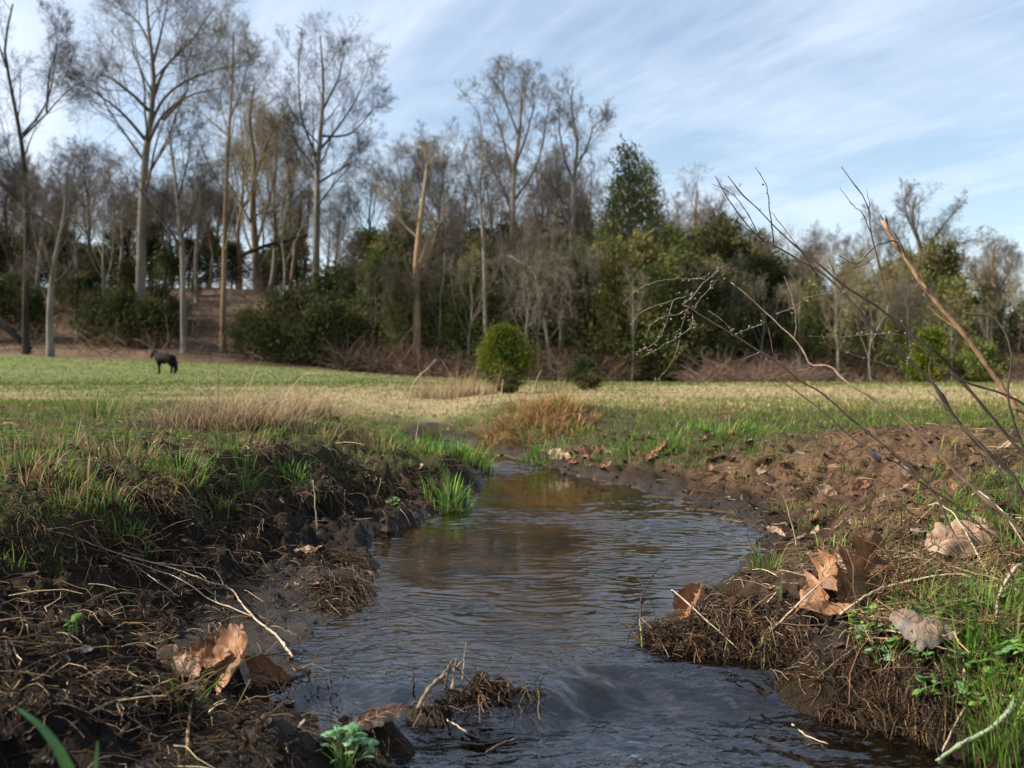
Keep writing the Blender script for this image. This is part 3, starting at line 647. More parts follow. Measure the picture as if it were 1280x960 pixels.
hero('many stemmed yellowish tree crowning the ridge beside the open leaf slope', (322, 358), 88, [(320, 320), (316, 260), (318, 200), (312, 150), (318, 105)], .46, .07,
     [[(320, 330), (300, 270), (306, 190), (300, 140)], [(320, 310), (335, 250), (345, 190), (350, 150)], [(330, 270), (360, 250), (385, 235)], [(322, 335), (345, 300), (378, 290)], [(317, 230), (340, 180), (362, 160)]],
     'bark_brown', 'twig_yellow', 16, nb=9, t0=.25, lr=.34, counts=(6, 5, 3), rmin=.012)
hero('tall grey tree with an oval crown standing left of the broken trunk', (394, 372), 84, [(395, 330), (396, 270), (397, 210), (402, 150), (404, 100), (400, 45)], .42, .06,
     [[(397, 200), (380, 150), (378, 90), (384, 50)], [(398, 190), (425, 150), (445, 110), (455, 75)], [(399, 170), (428, 165), (470, 120)], [(402, 140), (420, 90), (425, 50)], [(396, 230), (420, 215), (450, 200)], [(396, 215), (372, 180), (358, 150)]],
     'bark_grey', 'twig_dark', 17, nb=11, t0=.3, lr=.28, counts=(6, 6, 4), rmin=.011)
hero('dead tree with a sunlit orange trunk that ends in a broken spike', (521, 435), 64, [(521, 400), (520, 340), (524, 290), (530, 240), (534, 200), (531, 183)], .36, .09,
     [[(521, 350), (535, 320), (545, 280), (556, 250)], [(533, 210), (546, 190)], [(526, 300), (505, 280), (490, 250), (480, 240)]], 'bark_orange', 'twig_yellow', 18, nb=6, t0=.3, lr=.20, counts=(5, 5, 3), rmin=.010, name='dead_tree', cat='dead tree')
hero('tall grey bare tree with a fan shaped top in the middle of the picture', (641, 400), 72, [(641, 350), (641, 280), (643, 210), (650, 160), (652, 120), (656, 88)], .38, .05,
     [[(642, 230), (628, 170), (612, 120), (600, 105)], [(643, 210), (660, 160), (668, 110), (665, 90)], [(648, 170), (632, 120), (632, 95)], [(643, 250), (670, 210), (682, 160), (690, 120)], [(641, 270), (622, 220), (606, 190)]],
     'bark_grey', 'twig_grey', 19, nb=10, t0=.3, lr=.22, counts=(6, 6, 4), rmin=.010)
hero('forked grey tree right of the fan topped one with loose upper twigs', (712, 400), 72, [(713, 340), (716, 280), (718, 220), (722, 180), (714, 130), (716, 108)], .34, .05,
     [[(718, 215), (735, 180), (745, 150), (758, 140)], [(718, 230), (704, 190), (700, 150), (702, 120)], [(714, 300), (700, 250), (695, 220)]], 'bark_grey', 'twig_grey', 20, nb=10, t0=.3, lr=.22, counts=(6, 6, 4), rmin=.010)
hero('pale leaning tree with drooping bleached branches low above the undergrowth', (690, 440), 63, [(680, 400), (670, 360), (650, 330), (632, 318), (618, 330)], .16, .05,
     [[(660, 345), (680, 370), (700, 400)], [(640, 322), (665, 340), (672, 400)], [(650, 330), (690, 345), (715, 385)], [(630, 320), (650, 350), (640, 390)], [(668, 358), (700, 330), (720, 300)]], 'bark_pale', 'twig_pale', 21, nb=9, t0=.2, lr=.4, up=-.10, counts=(5, 4, 2), rmin=.012)
hero('thin straight pale trunk just left of the round juniper', (607, 440), 63, [(606, 380), (604, 300), (600, 240), (604, 180), (598, 140)], .17, .04, [[(603, 280), (590, 230), (575, 190)], [(602, 250), (618, 210)]], 'bark_pale', 'twig_grey', 22, nb=8, t0=.3, lr=.25, counts=(5, 5, 3))
hero('grey crowned bare tree on the right behind the broken cane', (1150, 470), 95, [(1150, 420), (1148, 360), (1150, 310), (1140, 270), (1145, 245)], .5, .08,
     [[(1150, 330), (1115, 290), (1095, 262)], [(1150, 320), (1175, 280), (1190, 255)], [(1150, 340), (1195, 305), (1215, 300)], [(1147, 300), (1125, 260), (1120, 240)]], 'bark_grey', 'twig_grey', 23, nb=10, t0=.2, lr=.32, counts=(6, 5, 4), rmin=.013)
hero('hazy brown crowned tree behind the dark evergreens right of centre', (872, 460), 92, [(872, 400), (870, 330), (868, 280), (872, 240)], .4, .07,
     [[(870, 330), (850, 280), (845, 250)], [(870, 320), (895, 270), (900, 245)], [(869, 340), (835, 300), (822, 280)]], 'bark_brown', 'twig_red', 24, nb=10, t0=.25, lr=.38, counts=(6, 6, 4), rmin=.013)
hero('twiggy brown tree rising at the far right edge', (1250, 480), 85, [(1250, 420), (1246, 370), (1240, 330), (1244, 305)], .36, .06,
     [[(1247, 380), (1225, 345), (1215, 320)], [(1246, 370), (1270, 330), (1280, 310)], [(1243, 350), (1255, 320), (1258, 300)]], 'bark_brown', 'twig_brown', 25, nb=10, t0=.2, lr=.38, counts=(6, 5, 4), rmin=.012)
hero('bushy pale tree with arching limbs between the juniper and the weeds', (1050, 470), 70, [(1048, 420), (1045, 370), (1040, 330)], .28, .06,
     [[(1046, 390), (1020, 350), (1000, 330)], [(1046, 380), (1075, 340), (1090, 320)], [(1047, 400), (1010, 385), (985, 370)], [(1047, 395), (1070, 370), (1100, 360)]], 'bark_pale', 'twig_yellow', 26, nb=11, t0=.2, lr=.4, counts=(7, 6, 3), rmin=.011)
# fallen and leaning logs in the wood
def log(label, pts, d, r, mat='bark_dark', seed=3):
    P = np.array([PX(p[0], p[1], d) for p in pts]); P = resample(P, 9)
    base = Vector(P[0]); e = empty('fallen_log', base); tag(e, label, 'log')
    v, q = tubes((P-P[0])[None], np.linspace(r, r*.6, 9)[None], 8); obj('trunk', mesh_np('trunk', v, q, None, M[mat]), e)
    B, RB = spawn(np.random.default_rng(seed), (P-P[0])[None], np.linspace(r, r*.6, 9)[None], 6, .3, 1, .8, .3, 5)
    for k in range(6): v, q = tubes(B[k:k+1], RB[k:k+1], 4); obj('branch', mesh_np('branch', v, q, None, M[mat]), e)
log('dark fallen trunk sloping down to the left at the edge of the wood', [(-8, 400), (12, 412), (24, 425), (38, 436)], 62, .28)
log('long leaning dark limb caught across the upper left trunks', [(0, 228), (30, 258), (60, 280), (78, 294)], 64, .17, seed=4)
log('fallen limb lying across the ridge below the yellowish tree', [(300, 320), (330, 308), (360, 300), (385, 293)], 85, .2, seed=5)

ANCH = [(5, 'left picture border'), (30, 'tall dark tree with looping limbs'), (63, 'slim pale barked leaning tree'), (120, 'shrubby gap left of the thickest trunk'), (178, 'thickest trunk of the wood'), (206, 'horse'), (228, 'forked tree behind the horse'), (282, 'straight slender brown trunk'), (320, 'yellowish many stemmed tree'),
        (350, 'open leaf covered slope'), (396, 'tall grey oval crowned tree'), (440, 'low dark thicket'), (480, 'gap before the broken orange trunk'), (523, 'broken orange trunk'), (560, 'twiggy stand past the broken trunk'), (604, 'thin straight pale trunk'), (634, 'round juniper'), (652, 'fan topped grey tree'), (685, 'drooping bleached branches'), (716, 'forked grey tree with loose twigs'), (731, 'small dark juniper'), (785, 'tallest green pine'),
        (830, 'notch right of the tall pines'), (872, 'hazy brown crown'), (925, 'pinkish brush pile'), (970, 'arching weed stem'), (1010, 'kink of the zigzag weed'), (1050, 'bushy pale arching tree'), (1104, 'dark tip of the broken cane'), (1150, 'grey crowned tree behind the cane'), (1165, 'bright young cedar'), (1226, 'wide dark shrub at the field edge'), (1250, 'twiggy brown tree at the right'), (1275, 'right picture border')]
_used = set()
def anchored(kind, what, px):
    best = None
    for ax, an in ANCH:
        for sd, w_ in ((-14, 'left of'), (0, 'behind'), (14, 'right of')):
            if 'border' in an: w_ = 'beside'
            if (kind, an, w_) in _used: continue
            c_ = abs(ax+sd-px)
            if best is None or c_ < best[0]: best = (c_, an, w_)
    _used.add((kind, best[1], best[2])); return '%s %s the %s' % (what, best[2], best[1])
# fill: bare tree prototypes, copied
rngt = random.Random(4)
def proto_bare(seed, h, r, mb, mt, multi, nb=10, lr=.34, counts=(6, 6, 4)):
    rg = np.random.default_rng(seed)
    n = 7; p = np.zeros((n, 3)); p[:, 2] = np.linspace(-.2, h*.92, n); p[1:, :2] += np.cumsum(rg.normal(0, h*.018, (n-1, 2)), 0)
    lm = []
    for k in range(multi):
        f = rg.uniform(.25, .6); i = f*(n-1); a = p[int(i)]*(1-i % 1)+p[int(i)+1]*(i % 1); az = rg.uniform(0, 6.28); sp = rg.uniform(.12, .22)*h
        e = np.array([a[0]+math.cos(az)*sp, a[1]+math.sin(az)*sp, a[2]+(h-a[2])*rg.uniform(.6, .95)]); m = (a+e)/2+np.array([math.cos(az), math.sin(az), 0])*sp*.3
        lm.append([a, m, e])
    return tree_mesh(seed, p, r, r*.15, lm, nb=nb, t0=.35, lr=lr, counts=counts, mb=M[mb], mt=M[mt], rmin=.011)
PB = [proto_bare(31, 15, .26, 'bark_grey', 'twig_grey', 3), proto_bare(32, 12, .20, 'bark_brown', 'twig_brown', 3), proto_bare(33, 17, .30, 'bark_dark', 'twig_dark', 4),
      proto_bare(34, 10, .17, 'bark_brown', 'twig_red', 4, 9, .42, (5, 5, 3)), proto_bare(35, 11, .19, 'bark_grey', 'twig_yellow', 4, 9, .42, (5, 4, 3)), proto_bare(36, 13, .15, 'bark_pale', 'twig_pale', 3, 7, .32, (4, 4, 2))]
PBH = [15, 12, 17, 10, 11, 13]
# (px, row of the top, distance, prototype)
fillb = [(12, 180, 80, 2), (48, 190, 82, 0), (95, 215, 78, 0), (112, 170, 90, 2), (130, 225, 70, 5), (150, 190, 86, 0), (205, 210, 90, 2), (246, 190, 84, 0), (262, 215, 92, 1), (300, 130, 96, 1), (338, 120, 94, 4), (362, 150, 98, 1),
         (352, 190, 80, 5), (378, 215, 90, 2), (420, 230, 88, 0), (462, 200, 90, 0), (500, 230, 78, 1), (508, 180, 92, 0), (545, 165, 90, 0), (572, 185, 76, 0), (585, 240, 70, 3), 
         (620, 190, 86, 0), (672, 180, 88, 1), (688, 200, 80, 0), (735, 200, 82, 1), (655, 260, 66, 5), (675, 300, 64, 5), (700, 290, 66, 1), (740, 300, 66, 5), (760, 250, 78, 0),
         (822, 300, 96, 3), (850, 262, 100, 3), (905, 262, 98, 3), (925, 280, 90, 0), (955, 300, 88, 3), (985, 290, 96, 4), (1010, 300, 88, 3), (1025, 285, 98, 0), (1070, 290, 92, 0), (1080, 320, 84, 4), (1100, 270, 98, 0), (1125, 330, 80, 4), (1195, 345, 80, 5), (1215, 320, 92, 4), (1232, 318, 96, 0), (1268, 320, 90, 3), (1275, 345, 80, 4),
         (790, 330, 62, 5), (858, 320, 65, 5), (908, 325, 66, 0), (955, 335, 66, 5), (1000, 335, 66, 5), (1045, 345, 64, 5), (1090, 355, 63, 5), (1138, 350, 64, 0), (1190, 365, 63, 5), (1235, 370, 64, 5),
         (765, 300, 64, 5), (635, 270, 70, 1), (660, 300, 63, 5), (590, 310, 63, 5), (548, 300, 65, 0), (500, 320, 64, 1), (470, 330, 65, 5), (448, 290, 74, 5), (425, 280, 76, 0),
         (15, 200, 100, 2), (40, 225, 104, 0), (85, 230, 100, 1), (108, 235, 106, 0), (140, 225, 102, 2), (160, 230, 108, 1), (195, 240, 104, 0), (215, 225, 108, 2), (240, 240, 102, 1), (258, 235, 106, 0), (275, 225, 104, 2), (298, 230, 108, 1), (330, 240, 112, 0), (360, 235, 112, 2), (385, 240, 108, 1), (410, 250, 104, 0),
         (-20, 150, 74, 2), (-45, 200, 70, 0), (1310, 320, 85, 0), (1335, 330, 78, 3), (165, 240, 92, 1), (185, 230, 96, 4), (225, 235, 96, 1), (70, 240, 94, 1), (25, 250, 92, 1)]
first = {}
kinds = ['grey bare background tree', 'brown bare background tree', 'dark bare background tree', 'reddish fine twigged tree', 'yellowish fine twigged tree', 'slender pale trunked tree']
cats = ['grey bare trees in the wood', 'brown bare trees in the wood', 'dark bare trees in the wood', 'reddish twiggy trees in the wood', 'yellowish twiggy trees in the wood', 'slender pale trees in the wood']
for px, top, d, k in fillb:
    p = PX(px, HY, d); z = Z(p.x, p.y); want = PX(px, top, d).z - z
    sc = want/PBH[k]; rz = rngt.uniform(0, 6.28)
    lab = anchored(k, kinds[k], px)
    if k not in first: first[k] = tree_obj('bare_tree', lab, 'tree', (p.x, p.y, z-.05), PB[k], cats[k], rz, sc)
    else:
        r = copy_tree(first[k], (p.x, p.y, z-.05), rz, (sc*rngt.uniform(.85, 1.1), sc*rngt.uniform(.85, 1.1), sc)); r['label'] = lab

# evergreens
def evergreen(seed, h, rad, kind, mb, mf, ncl=150, per=26, leaf=.20, base=.06):
    rg = np.random.default_rng(seed)
    p = np.zeros((8, 3)); p[:, 2] = np.linspace(-.15, h*.97, 8); p[1:, :2] = np.cumsum(rg.normal(0, h*.006, (7, 2)), 0)
    v, q = tubes(p[None], np.linspace(h*.016+.03, .015, 8)[None], 7)
    me_t = mesh_np('trunk', v, q, None, M[mb])
    # boughs
    f = base+(1-base)*rg.random(ncl)**.85; az = rg.uniform(0, 6.28, ncl)
    lob = 1+.28*np.sin(az*2+seed)+.22*np.sin(az*3+f*9+seed*2)
    if kind == 'cone': prof = (1-f)**.62*(.55+.45*ss(f, 0, .25))*1.15
    elif kind == 'pine': prof = np.where(f < .35, .35, 1)*np.clip(1.02-f, 0, 1)**.55*rg.uniform(.55, 1.25, ncl)
    else: prof = np.sqrt(np.clip(1-(2*f-.75)**2/1.6, .02, 1))*(1-.35*f)
    rr = rad*prof*lob*rg.uniform(.45, 1.12, ncl)*(1+.75*pn(az*1.6+seed, f*5, seed)); f = f*(1+.30*pn(az*1.1+seed, f*0+.5, seed+3)); f = np.minimum(f, 1.04)
    cx = np.stack([np.cos(az)*rr, np.sin(az)*rr, f*h+(rr*.25 if kind != 'pine' else rr*.1)], -1)
    root = np.stack([np.interp(f*h, p[:, 2], p[:, 0]), np.interp(f*h, p[:, 2], p[:, 1]), f*h-rr*.15], -1)
    mid = (root+cx)/2+np.array([0, 0, .05])*h*.3*0
    bv, bq = tubes(np.stack([root, mid, cx], 1), np.repeat(np.array([[.035, .02, .01]]), ncl, 0)*h/8, 3)
    # sprays: elongated triangles pointing outwards and up around every bough end
    n = ncl*per; i = np.repeat(np.arange(ncl), per)
    cs = (.11 if kind == 'pine' else .11)*rad*rg.uniform(.6, 1.5, ncl)[i]+.12*rad*.3
    off = rg.normal(0, 1, (n, 3))*cs[:, None]*np.array([1, 1, .75]); back = rg.random(n)[:, None]**1.5
    o = cx[i]*(1-.45*back)+root[i]*.45*back+off
    d = (cx-root)[i]; d /= np.linalg.norm(d, axis=1, keepdims=True)+1e-6; d = d*.6+rg.normal(0, .55, (n, 3))+np.array([0, 0, .45]); d /= np.linalg.norm(d, axis=1, keepdims=True)
    sd = np.cross(d, rg.normal(0, 1, (n, 3))); sd /= np.linalg.norm(sd, axis=1, keepdims=True)
    ln = leaf*rg.uniform(.6, 1.5, n)[:, None]; wd = ln*.22
    tri = np.stack([o-sd*wd, o+sd*wd, o+d*ln], 1).reshape(-1, 3); T = np.arange(n*3).reshape(-1, 3)
    me_c = mesh_np('crown', tri, None, T, M[mf], None, False)
    me_b = mesh_np('branch', bv, bq, None, M[mb])
    return me_t, me_c, me_b
def ev_obj(name, label, cat, loc, ms, group=None, rz=0, sc=1):
    t = tree_obj(name, label, cat, loc, ms[:2], group, rz, 1); t.scale = sc if isinstance(sc, tuple) else (sc,)*3
    tag(obj('boughs', ms[2], t), kind='stuff'); return t
PE = {'cedar': evergreen(61, 8, 2.1, 'cone', 'bark_dark', 'cedar', 190, 34, .26), 'dark': evergreen(62, 7, 2.6, 'round', 'bark_dark', 'cedar_dark', 210, 34, .27),
      'pine': evergreen(63, 11, 3.1, 'pine', 'bark_brown', 'pine', 170, 30, .26, .25), 'olive': evergreen(64, 8, 2.3, 'cone', 'bark_brown', 'olive', 190, 32, .27), 'shrub': evergreen(65, 4, 2.5, 'round', 'bark_dark', 'cedar_dark', 190, 32, .24, .02)}
EH = {'cedar': 8, 'dark': 7, 'pine': 11, 'olive': 8, 'shrub': 4}
EL = {'cedar': ('cedar_tree', 'green conical cedar', 'cedar trees in the wood'), 'dark': ('evergreen_tree', 'dense dark evergreen', 'dark evergreens in the wood'),
      'pine': ('pine_tree', 'loose crowned green pine', 'tall pines right of centre'), 'olive': ('cedar_tree', 'sunlit olive cedar', 'olive cedars in the wood'),
      'shrub': ('evergreen_shrub', 'low dark evergreen thicket', 'dark shrubs at the foot of the slope')}
ev = [(790, 200, 74, 'pine', 1), (768, 235, 78, 'pine', 1), (812, 225, 80, 'pine', 1), (755, 290, 70, 'cedar', 1.1), (745, 330, 68, 'cedar', 1.2), (800, 300, 68, 'olive', 1.2), (778, 340, 64, 'cedar', 1.3), (830, 300, 72, 'cedar', 1.2), (845, 340, 66, 'dark', 1.1),
      (880, 290, 84, 'olive', 1.3), (905, 300, 78, 'dark', 1.2), (935, 310, 86, 'olive', 1.3), (925, 345, 72, 'dark', 1.1), (960, 330, 80, 'dark', 1.2), (985, 325, 90, 'cedar', 1.3), (1000, 355, 74, 'dark', 1.1), (1020, 350, 88, 'olive', 1.3),
      (1060, 335, 90, 'olive', 1.2), (1040, 370, 78, 'dark', 1.1), (1085, 350, 84, 'cedar', 1.2), (1110, 340, 88, 'olive', 1.3), (1130, 365, 80, 'cedar', 1.1), (1105, 395, 70, 'dark', 1), (1165, 312, 84, 'olive', .9), (1188, 302, 84, 'olive', .8), (1180, 360, 76, 'cedar', 1.2), (1215, 370, 82, 'dark', 1.2), (1240, 375, 88, 'olive', 1.2), (1268, 385, 84, 'cedar', 1.2), (1295, 370, 80, 'dark', 1.2), (1225, 400, 72, 'dark', 1),
      (865, 330, 76, 'cedar', 1.2), (890, 360, 66, 'dark', 1.1), (820, 350, 62.5, 'cedar', 1.2), (860, 380, 63, 'dark', 1.1),
      (730, 255, 86, 'cedar', 1.1), (700, 270, 88, 'cedar', 1.2), (665, 285, 90, 'dark', 1.2), (630, 275, 90, 'cedar', 1.2), (655, 330, 78, 'dark', 1.2), (600, 285, 90, 'dark', 1.2), (570, 280, 90, 'olive', 1.2), (545, 270, 88, 'cedar', 1.1), (560, 310, 80, 'dark', 1.3), (585, 330, 74, 'dark', 1.1), (620, 330, 76, 'dark', 1.2), (690, 325, 76, 'dark', 1.2), (715, 340, 70, 'dark', 1.1),
      (850, 290, 90, 'olive', 1.2), (900, 285, 92, 'olive', 1.3), (950, 300, 92, 'olive', 1.3), (1010, 320, 92, 'olive', 1.2), (1135, 325, 92, 'olive', 1.2), (870, 315, 82, 'cedar', 1.2), (1240, 350, 92, 'olive', 1.3), (640, 300, 84, 'cedar', 1.2), (735, 300, 80, 'olive', 1.1), (610, 300, 84, 'olive', 1.1), (530, 290, 84, 'cedar', 1.2), (575, 305, 78, 'cedar', 1.2),
      (470, 335, 67, 'cedar', 1.0), (495, 345, 64, 'olive', .9), (548, 320, 67, 'cedar', 1.0), (575, 335, 64, 'cedar', .9), (600, 325, 68, 'olive', 1.0), (655, 310, 70, 'cedar', 1.0), (690, 320, 68, 'olive', 1.0), (725, 315, 67, 'cedar', 1.0), (770, 320, 64, 'olive', 1.0), (840, 325, 64, 'cedar', 1.0), (895, 330, 68, 'olive', 1.0), (1010, 365, 67, 'cedar', 1.0), (1075, 360, 68, 'olive', 1.0), (1120, 375, 66, 'cedar', .9), (1200, 350, 70, 'olive', 1.0),
      (500, 290, 86, 'dark', 1.2), (480, 305, 80, 'cedar', 1.3), (460, 308, 84, 'dark', 1.3), (435, 318, 82, 'dark', 1.3), (415, 350, 74, 'shrub', 1.1), (480, 345, 72, 'dark', 1.3), (450, 350, 70, 'dark', 1.3), (510, 320, 76, 'dark', 1.1), (540, 340, 70, 'dark', 1), 
      (420, 380, 66, 'shrub', 1), (370, 382, 65, 'shrub', 1.1), (335, 385, 65, 'shrub', 1), (395, 395, 63, 'shrub', .9), (310, 395, 66, 'shrub', .8), (440, 390, 65, 'shrub', 1),
      (355, 310, 100, 'dark', 1.2), (335, 300, 104, 'dark', 1.2), (372, 305, 103, 'cedar', 1.1), (290, 300, 98, 'dark', 1.2), (262, 298, 96, 'olive', 1.2), (235, 300, 94, 'dark', 1.3), (208, 305, 92, 'cedar', 1.2), (190, 300, 96, 'dark', 1.3),
      (150, 295, 94, 'dark', 1.2), (125, 305, 90, 'dark', 1.2), (100, 300, 94, 'dark', 1.3), (75, 295, 92, 'dark', 1.2), (50, 300, 90, 'dark', 1.2), (20, 290, 94, 'dark', 1.3), (-5, 300, 90, 'dark', 1.2), (-40, 290, 88, 'dark', 1.2),
      (110, 340, 78, 'dark', 1.1), (160, 345, 76, 'dark', 1.0), (200, 350, 74, 'shrub', .9), (150, 372, 69, 'shrub', .9), (185, 375, 68, 'shrub', .8), (120, 380, 70, 'shrub', .7), (215, 372, 72, 'shrub', .7), (20, 345, 80, 'dark', 1.2), (80, 350, 80, 'dark', .8), (245, 350, 86, 'dark', 1),
      (40, 375, 72, 'shrub', .8), (-15, 350, 70, 'dark', 1.1)]
ferst = {}
for px, top, d, k, wr in ev:
    top += rngt.uniform(-16, 20) if px < 640 else rngt.uniform(-8, 8); wr *= rngt.uniform(.75, 1.05)
    p = PX(px, HY, d); z = Z(p.x, p.y); want = max(PX(px, top, d).z-z, 1.2); sc = want/EH[k]; wr = wr*min(1.5, max(.8, (EH[k]/want)**.4)); rz = rngt.uniform(0, 6.28)
    lab = anchored(k, EL[k][1], px)
    if k not in ferst: ferst[k] = ev_obj(EL[k][0], lab, 'tree' if k != 'shrub' else 'shrub', (p.x, p.y, z-.05), PE[k], EL[k][2], rz, (sc*wr, sc*wr, sc))
    else: copy_tree(ferst[k], (p.x, p.y, z-.05), rz, (sc*wr, sc*wr, sc))['label'] = lab

# the junipers and shrubs out on the pasture
def pasture_bush(label, px, top, base, d, wpx, mf, seed, kind='round', leaf=.075, ncl=240, per=60, low=.03):
    p = PX(px, base, d); z = Z(p.x, d); zt = PX(px, top, d).z; h = zt-z
    ms = evergreen(seed, h, wpx/2/F*d, kind, 'bark_dark', mf, ncl, per, leaf, low)
    return ev_obj('juniper_bush', label, 'bush', (p.x, d, z), ms)
pasture_bush('round bright green juniper with a narrow foot standing beside the stream', 633, 418, 475, 13.5, 72, 'bright', 71, leaf=.034, ncl=200, per=110, low=.26)
pasture_bush('lower leafy foot of dark juniper sprouting under the round green one', 632, 468, 502, 13.1, 34, 'cedar', 72, leaf=.04, ncl=120, per=40)
pasture_bush('small dark green juniper alone right of the round one', 731, 455, 498, 16, 44, 'cedar_dark', 73, leaf=.036, ncl=150, per=70)
pasture_bush('bright green young cedar at the field edge behind the weeds', 1160, 420, 487, 48, 56, 'bright', 74, 'cone', .14)
pasture_bush('wide dark green shrub at the field edge near the right border', 1226, 436, 487, 47, 62, 'cedar', 75, 'round', .14)

# undergrowth: brush in front of and inside the wood
def brush():
    rng = np.random.default_rng(81); out = []
    def patch(n, x0, x1, d0, d1, h, pal, up=.5):
        px = rng.uniform(x0, x1, n); d = rng.uniform(d0, d1, n); x = (px-640)/F*d; z = terrain(x, d)
        P = 5; az = rng.uniform(0, 6.28, n); v = np.stack([np.cos(az), np.sin(az), rng.uniform(.4, 1.6, n)*up*2], -1); v /= np.linalg.norm(v, axis=1, keepdims=True)
        c = np.stack([x, d, z], -1); pts = np.zeros((n, P, 3)); pts[:, 0] = c; ln = h*rng.uniform(.4, 1.3, n)
        for k in range(1, P):
            v = v+rng.normal(0, .16, (n, 3))+np.array([0, 0, -.13]); v /= np.linalg.norm(v, axis=1, keepdims=True); c = c+v*(ln/(P-1))[:, None]; pts[:, k] = c
        rad = rng.uniform(.012, .03, n)[:, None]*np.linspace(1, .35, P); V, Q = tubes(pts, rad, 3)
        col = pick(np.array(pal), rng, n, .25); out.append((V, Q, None, np.repeat(col, P*3, 0)))
        B, RB = spawn(rng, pts, rad, 3, .2, 1, .7, .5, 3, .02, .25, .7, .4, .008); V, Q = tubes(B, RB, 3)
        out.append((V, Q, None, np.repeat(np.repeat(col, 3, 0), 9, 0)))
    br = [[.17, .115, .075], [.12, .08, .055], [.21, .15, .10], [.09, .06, .045]]; pk = [[.22, .135, .105], [.17, .10, .075], [.26, .18, .14]]
    patch(1500, 430, 860, 61.5, 76, 3.0, br); patch(900, 420, 620, 60.8, 66, 2.4, pk+br); patch(500, 640, 790, 61, 66, 2.6, br); patch(700, 868, 1010, 58, 61.5, 2.1, pk)
    patch(700, 860, 1300, 62, 80, 3.2, br); patch(1200, -40, 430, 63, 94, 2.6, br+[[.13, .115, .095]]); patch(300, 1000, 1290, 58, 62, 1.3, br)
    V, Q, T, c = join(out)
    tag(obj('undergrowth', mesh_np('undergrowth', V, Q, None, M['straw'], c)), 'tangled bare brown brush filling the foot of the wood', 'brush', None, 'stuff')
brush()

# ------------------------------------------------------------------ near plants and debris
M['cane'] = mat_noise('cane_bark', (.16, .085, .045), (.38, .25, .145), 70, .8, .9, .003, c3=(.10, .05, .03), s3=40, stretch=(1.3, 1.3, .4), spec=.1)
M['weed_dark'] = mat_noise('weed_dark', (.018, .013, .012), (.060, .038, .028), 60, .7, .4, .001)
M['weed_brown'] = mat_noise('weed_brown', (.115, .075, .046), (.25, .175, .11), 60, .7, .4, .001)
M['weed_pale'] = mat_noise('weed_pale', (.30, .23, .15), (.52, .43, .31), 60, .7, .4, .001, spec=.1)
M['weed_grey'] = mat_noise('weed_grey', (.17, .14, .10), (.38, .32, .245), 60, .8, .4, .001, spec=.1)
M['seed'] = mat_noise('seed_head', (.10, .075, .055), (.34, .29, .23), 200, .8, .4, .001)
M['root'] = mat_noise('root', (.05, .03, .02), (.14, .085, .05), 60, .7)

def strand(name, pts, r0, r1, mat, parent, sides=7, n=None, wob=0, origin=None, knots=0):
    P = np.array([tuple(p) for p in pts], float); n = n or max(10, len(P)*4); Q_ = resample(P, n)
    rg = np.random.default_rng(int(abs(P[0, 0]*1000))+n)
    if wob: Q_[1:-1] += rg.normal(0, wob, (n-2, 3))
    rad = np.linspace(r0, r1, n)*rg.uniform(.93, 1.07, n)
    if knots:
        for k in rg.integers(1, n-1, knots): rad[k] *= 1.5
    Q_[:] = Q_-np.array(origin if origin is not None else (0, 0, 0))
    v, q = tubes(Q_[None], rad[None], sides)
    e0 = len(v); v = np.vstack([v, Q_[:1], Q_[-1:]])
    T = [[e0, (j+1) % sides, j] for j in range(sides)]+[[e0+1, (n-1)*sides+j, (n-1)*sides+(j+1) % sides] for j in range(sides)]
    return obj(name, mesh_np(name, v, q, T, M[mat]), parent)
def stalk_pts(px, base_d, tip_d):
    """photo pixels listed from the tip down to the foot"""
    n = len(px); return [PX(p[0], p[1], tip_d+(base_d-tip_d)*k/(n-1)) for k, p in enumerate(px)]
def seeds(parent, pts, seed, count, origin, r=.0014):
    rg = np.random.default_rng(seed); P = resample(np.array([tuple(p) for p in pts]), 40)
    base = ico_mesh(seed)
    for k in range(count):
        p = P[rg.integers(0, 40)]+rg.normal(0, .0035, 3)-np.array(origin)
        o = obj('seed_pod', base, parent); o.location = p; s = r*rg.uniform(.6, 1.4); o.scale = (s, s, s*rg.uniform(1, 1.9)); o.rotation_euler = rg.uniform(0, 3, 3)
_ico = {}
def ico_mesh(seed):
    k = seed % 3
    if k not in _ico:
        rg = np.random.default_rng(k); a = np.linspace(0, 2*math.pi, 6, endpoint=False)
        V = [[0, 0, 1.2]]+[[math.cos(t)*.7, math.sin(t)*.7, .6] for t in a]+[[math.cos(t+.3), math.sin(t+.3), -.3] for t in a]+[[0, 0, -1]]
        V = np.array(V)*rg.uniform(.8, 1.2, (14, 1)); T = []
        for j in range(6):
            j2 = (j+1) % 6; T += [[0, 1+j, 1+j2], [1+j, 7+j, 7+j2], [1+j, 7+j2, 1+j2], [13, 7+j2, 7+j]]
        _ico[k] = mesh_np('seed_pod', V, None, T, M['seed'])
    return _ico[k]
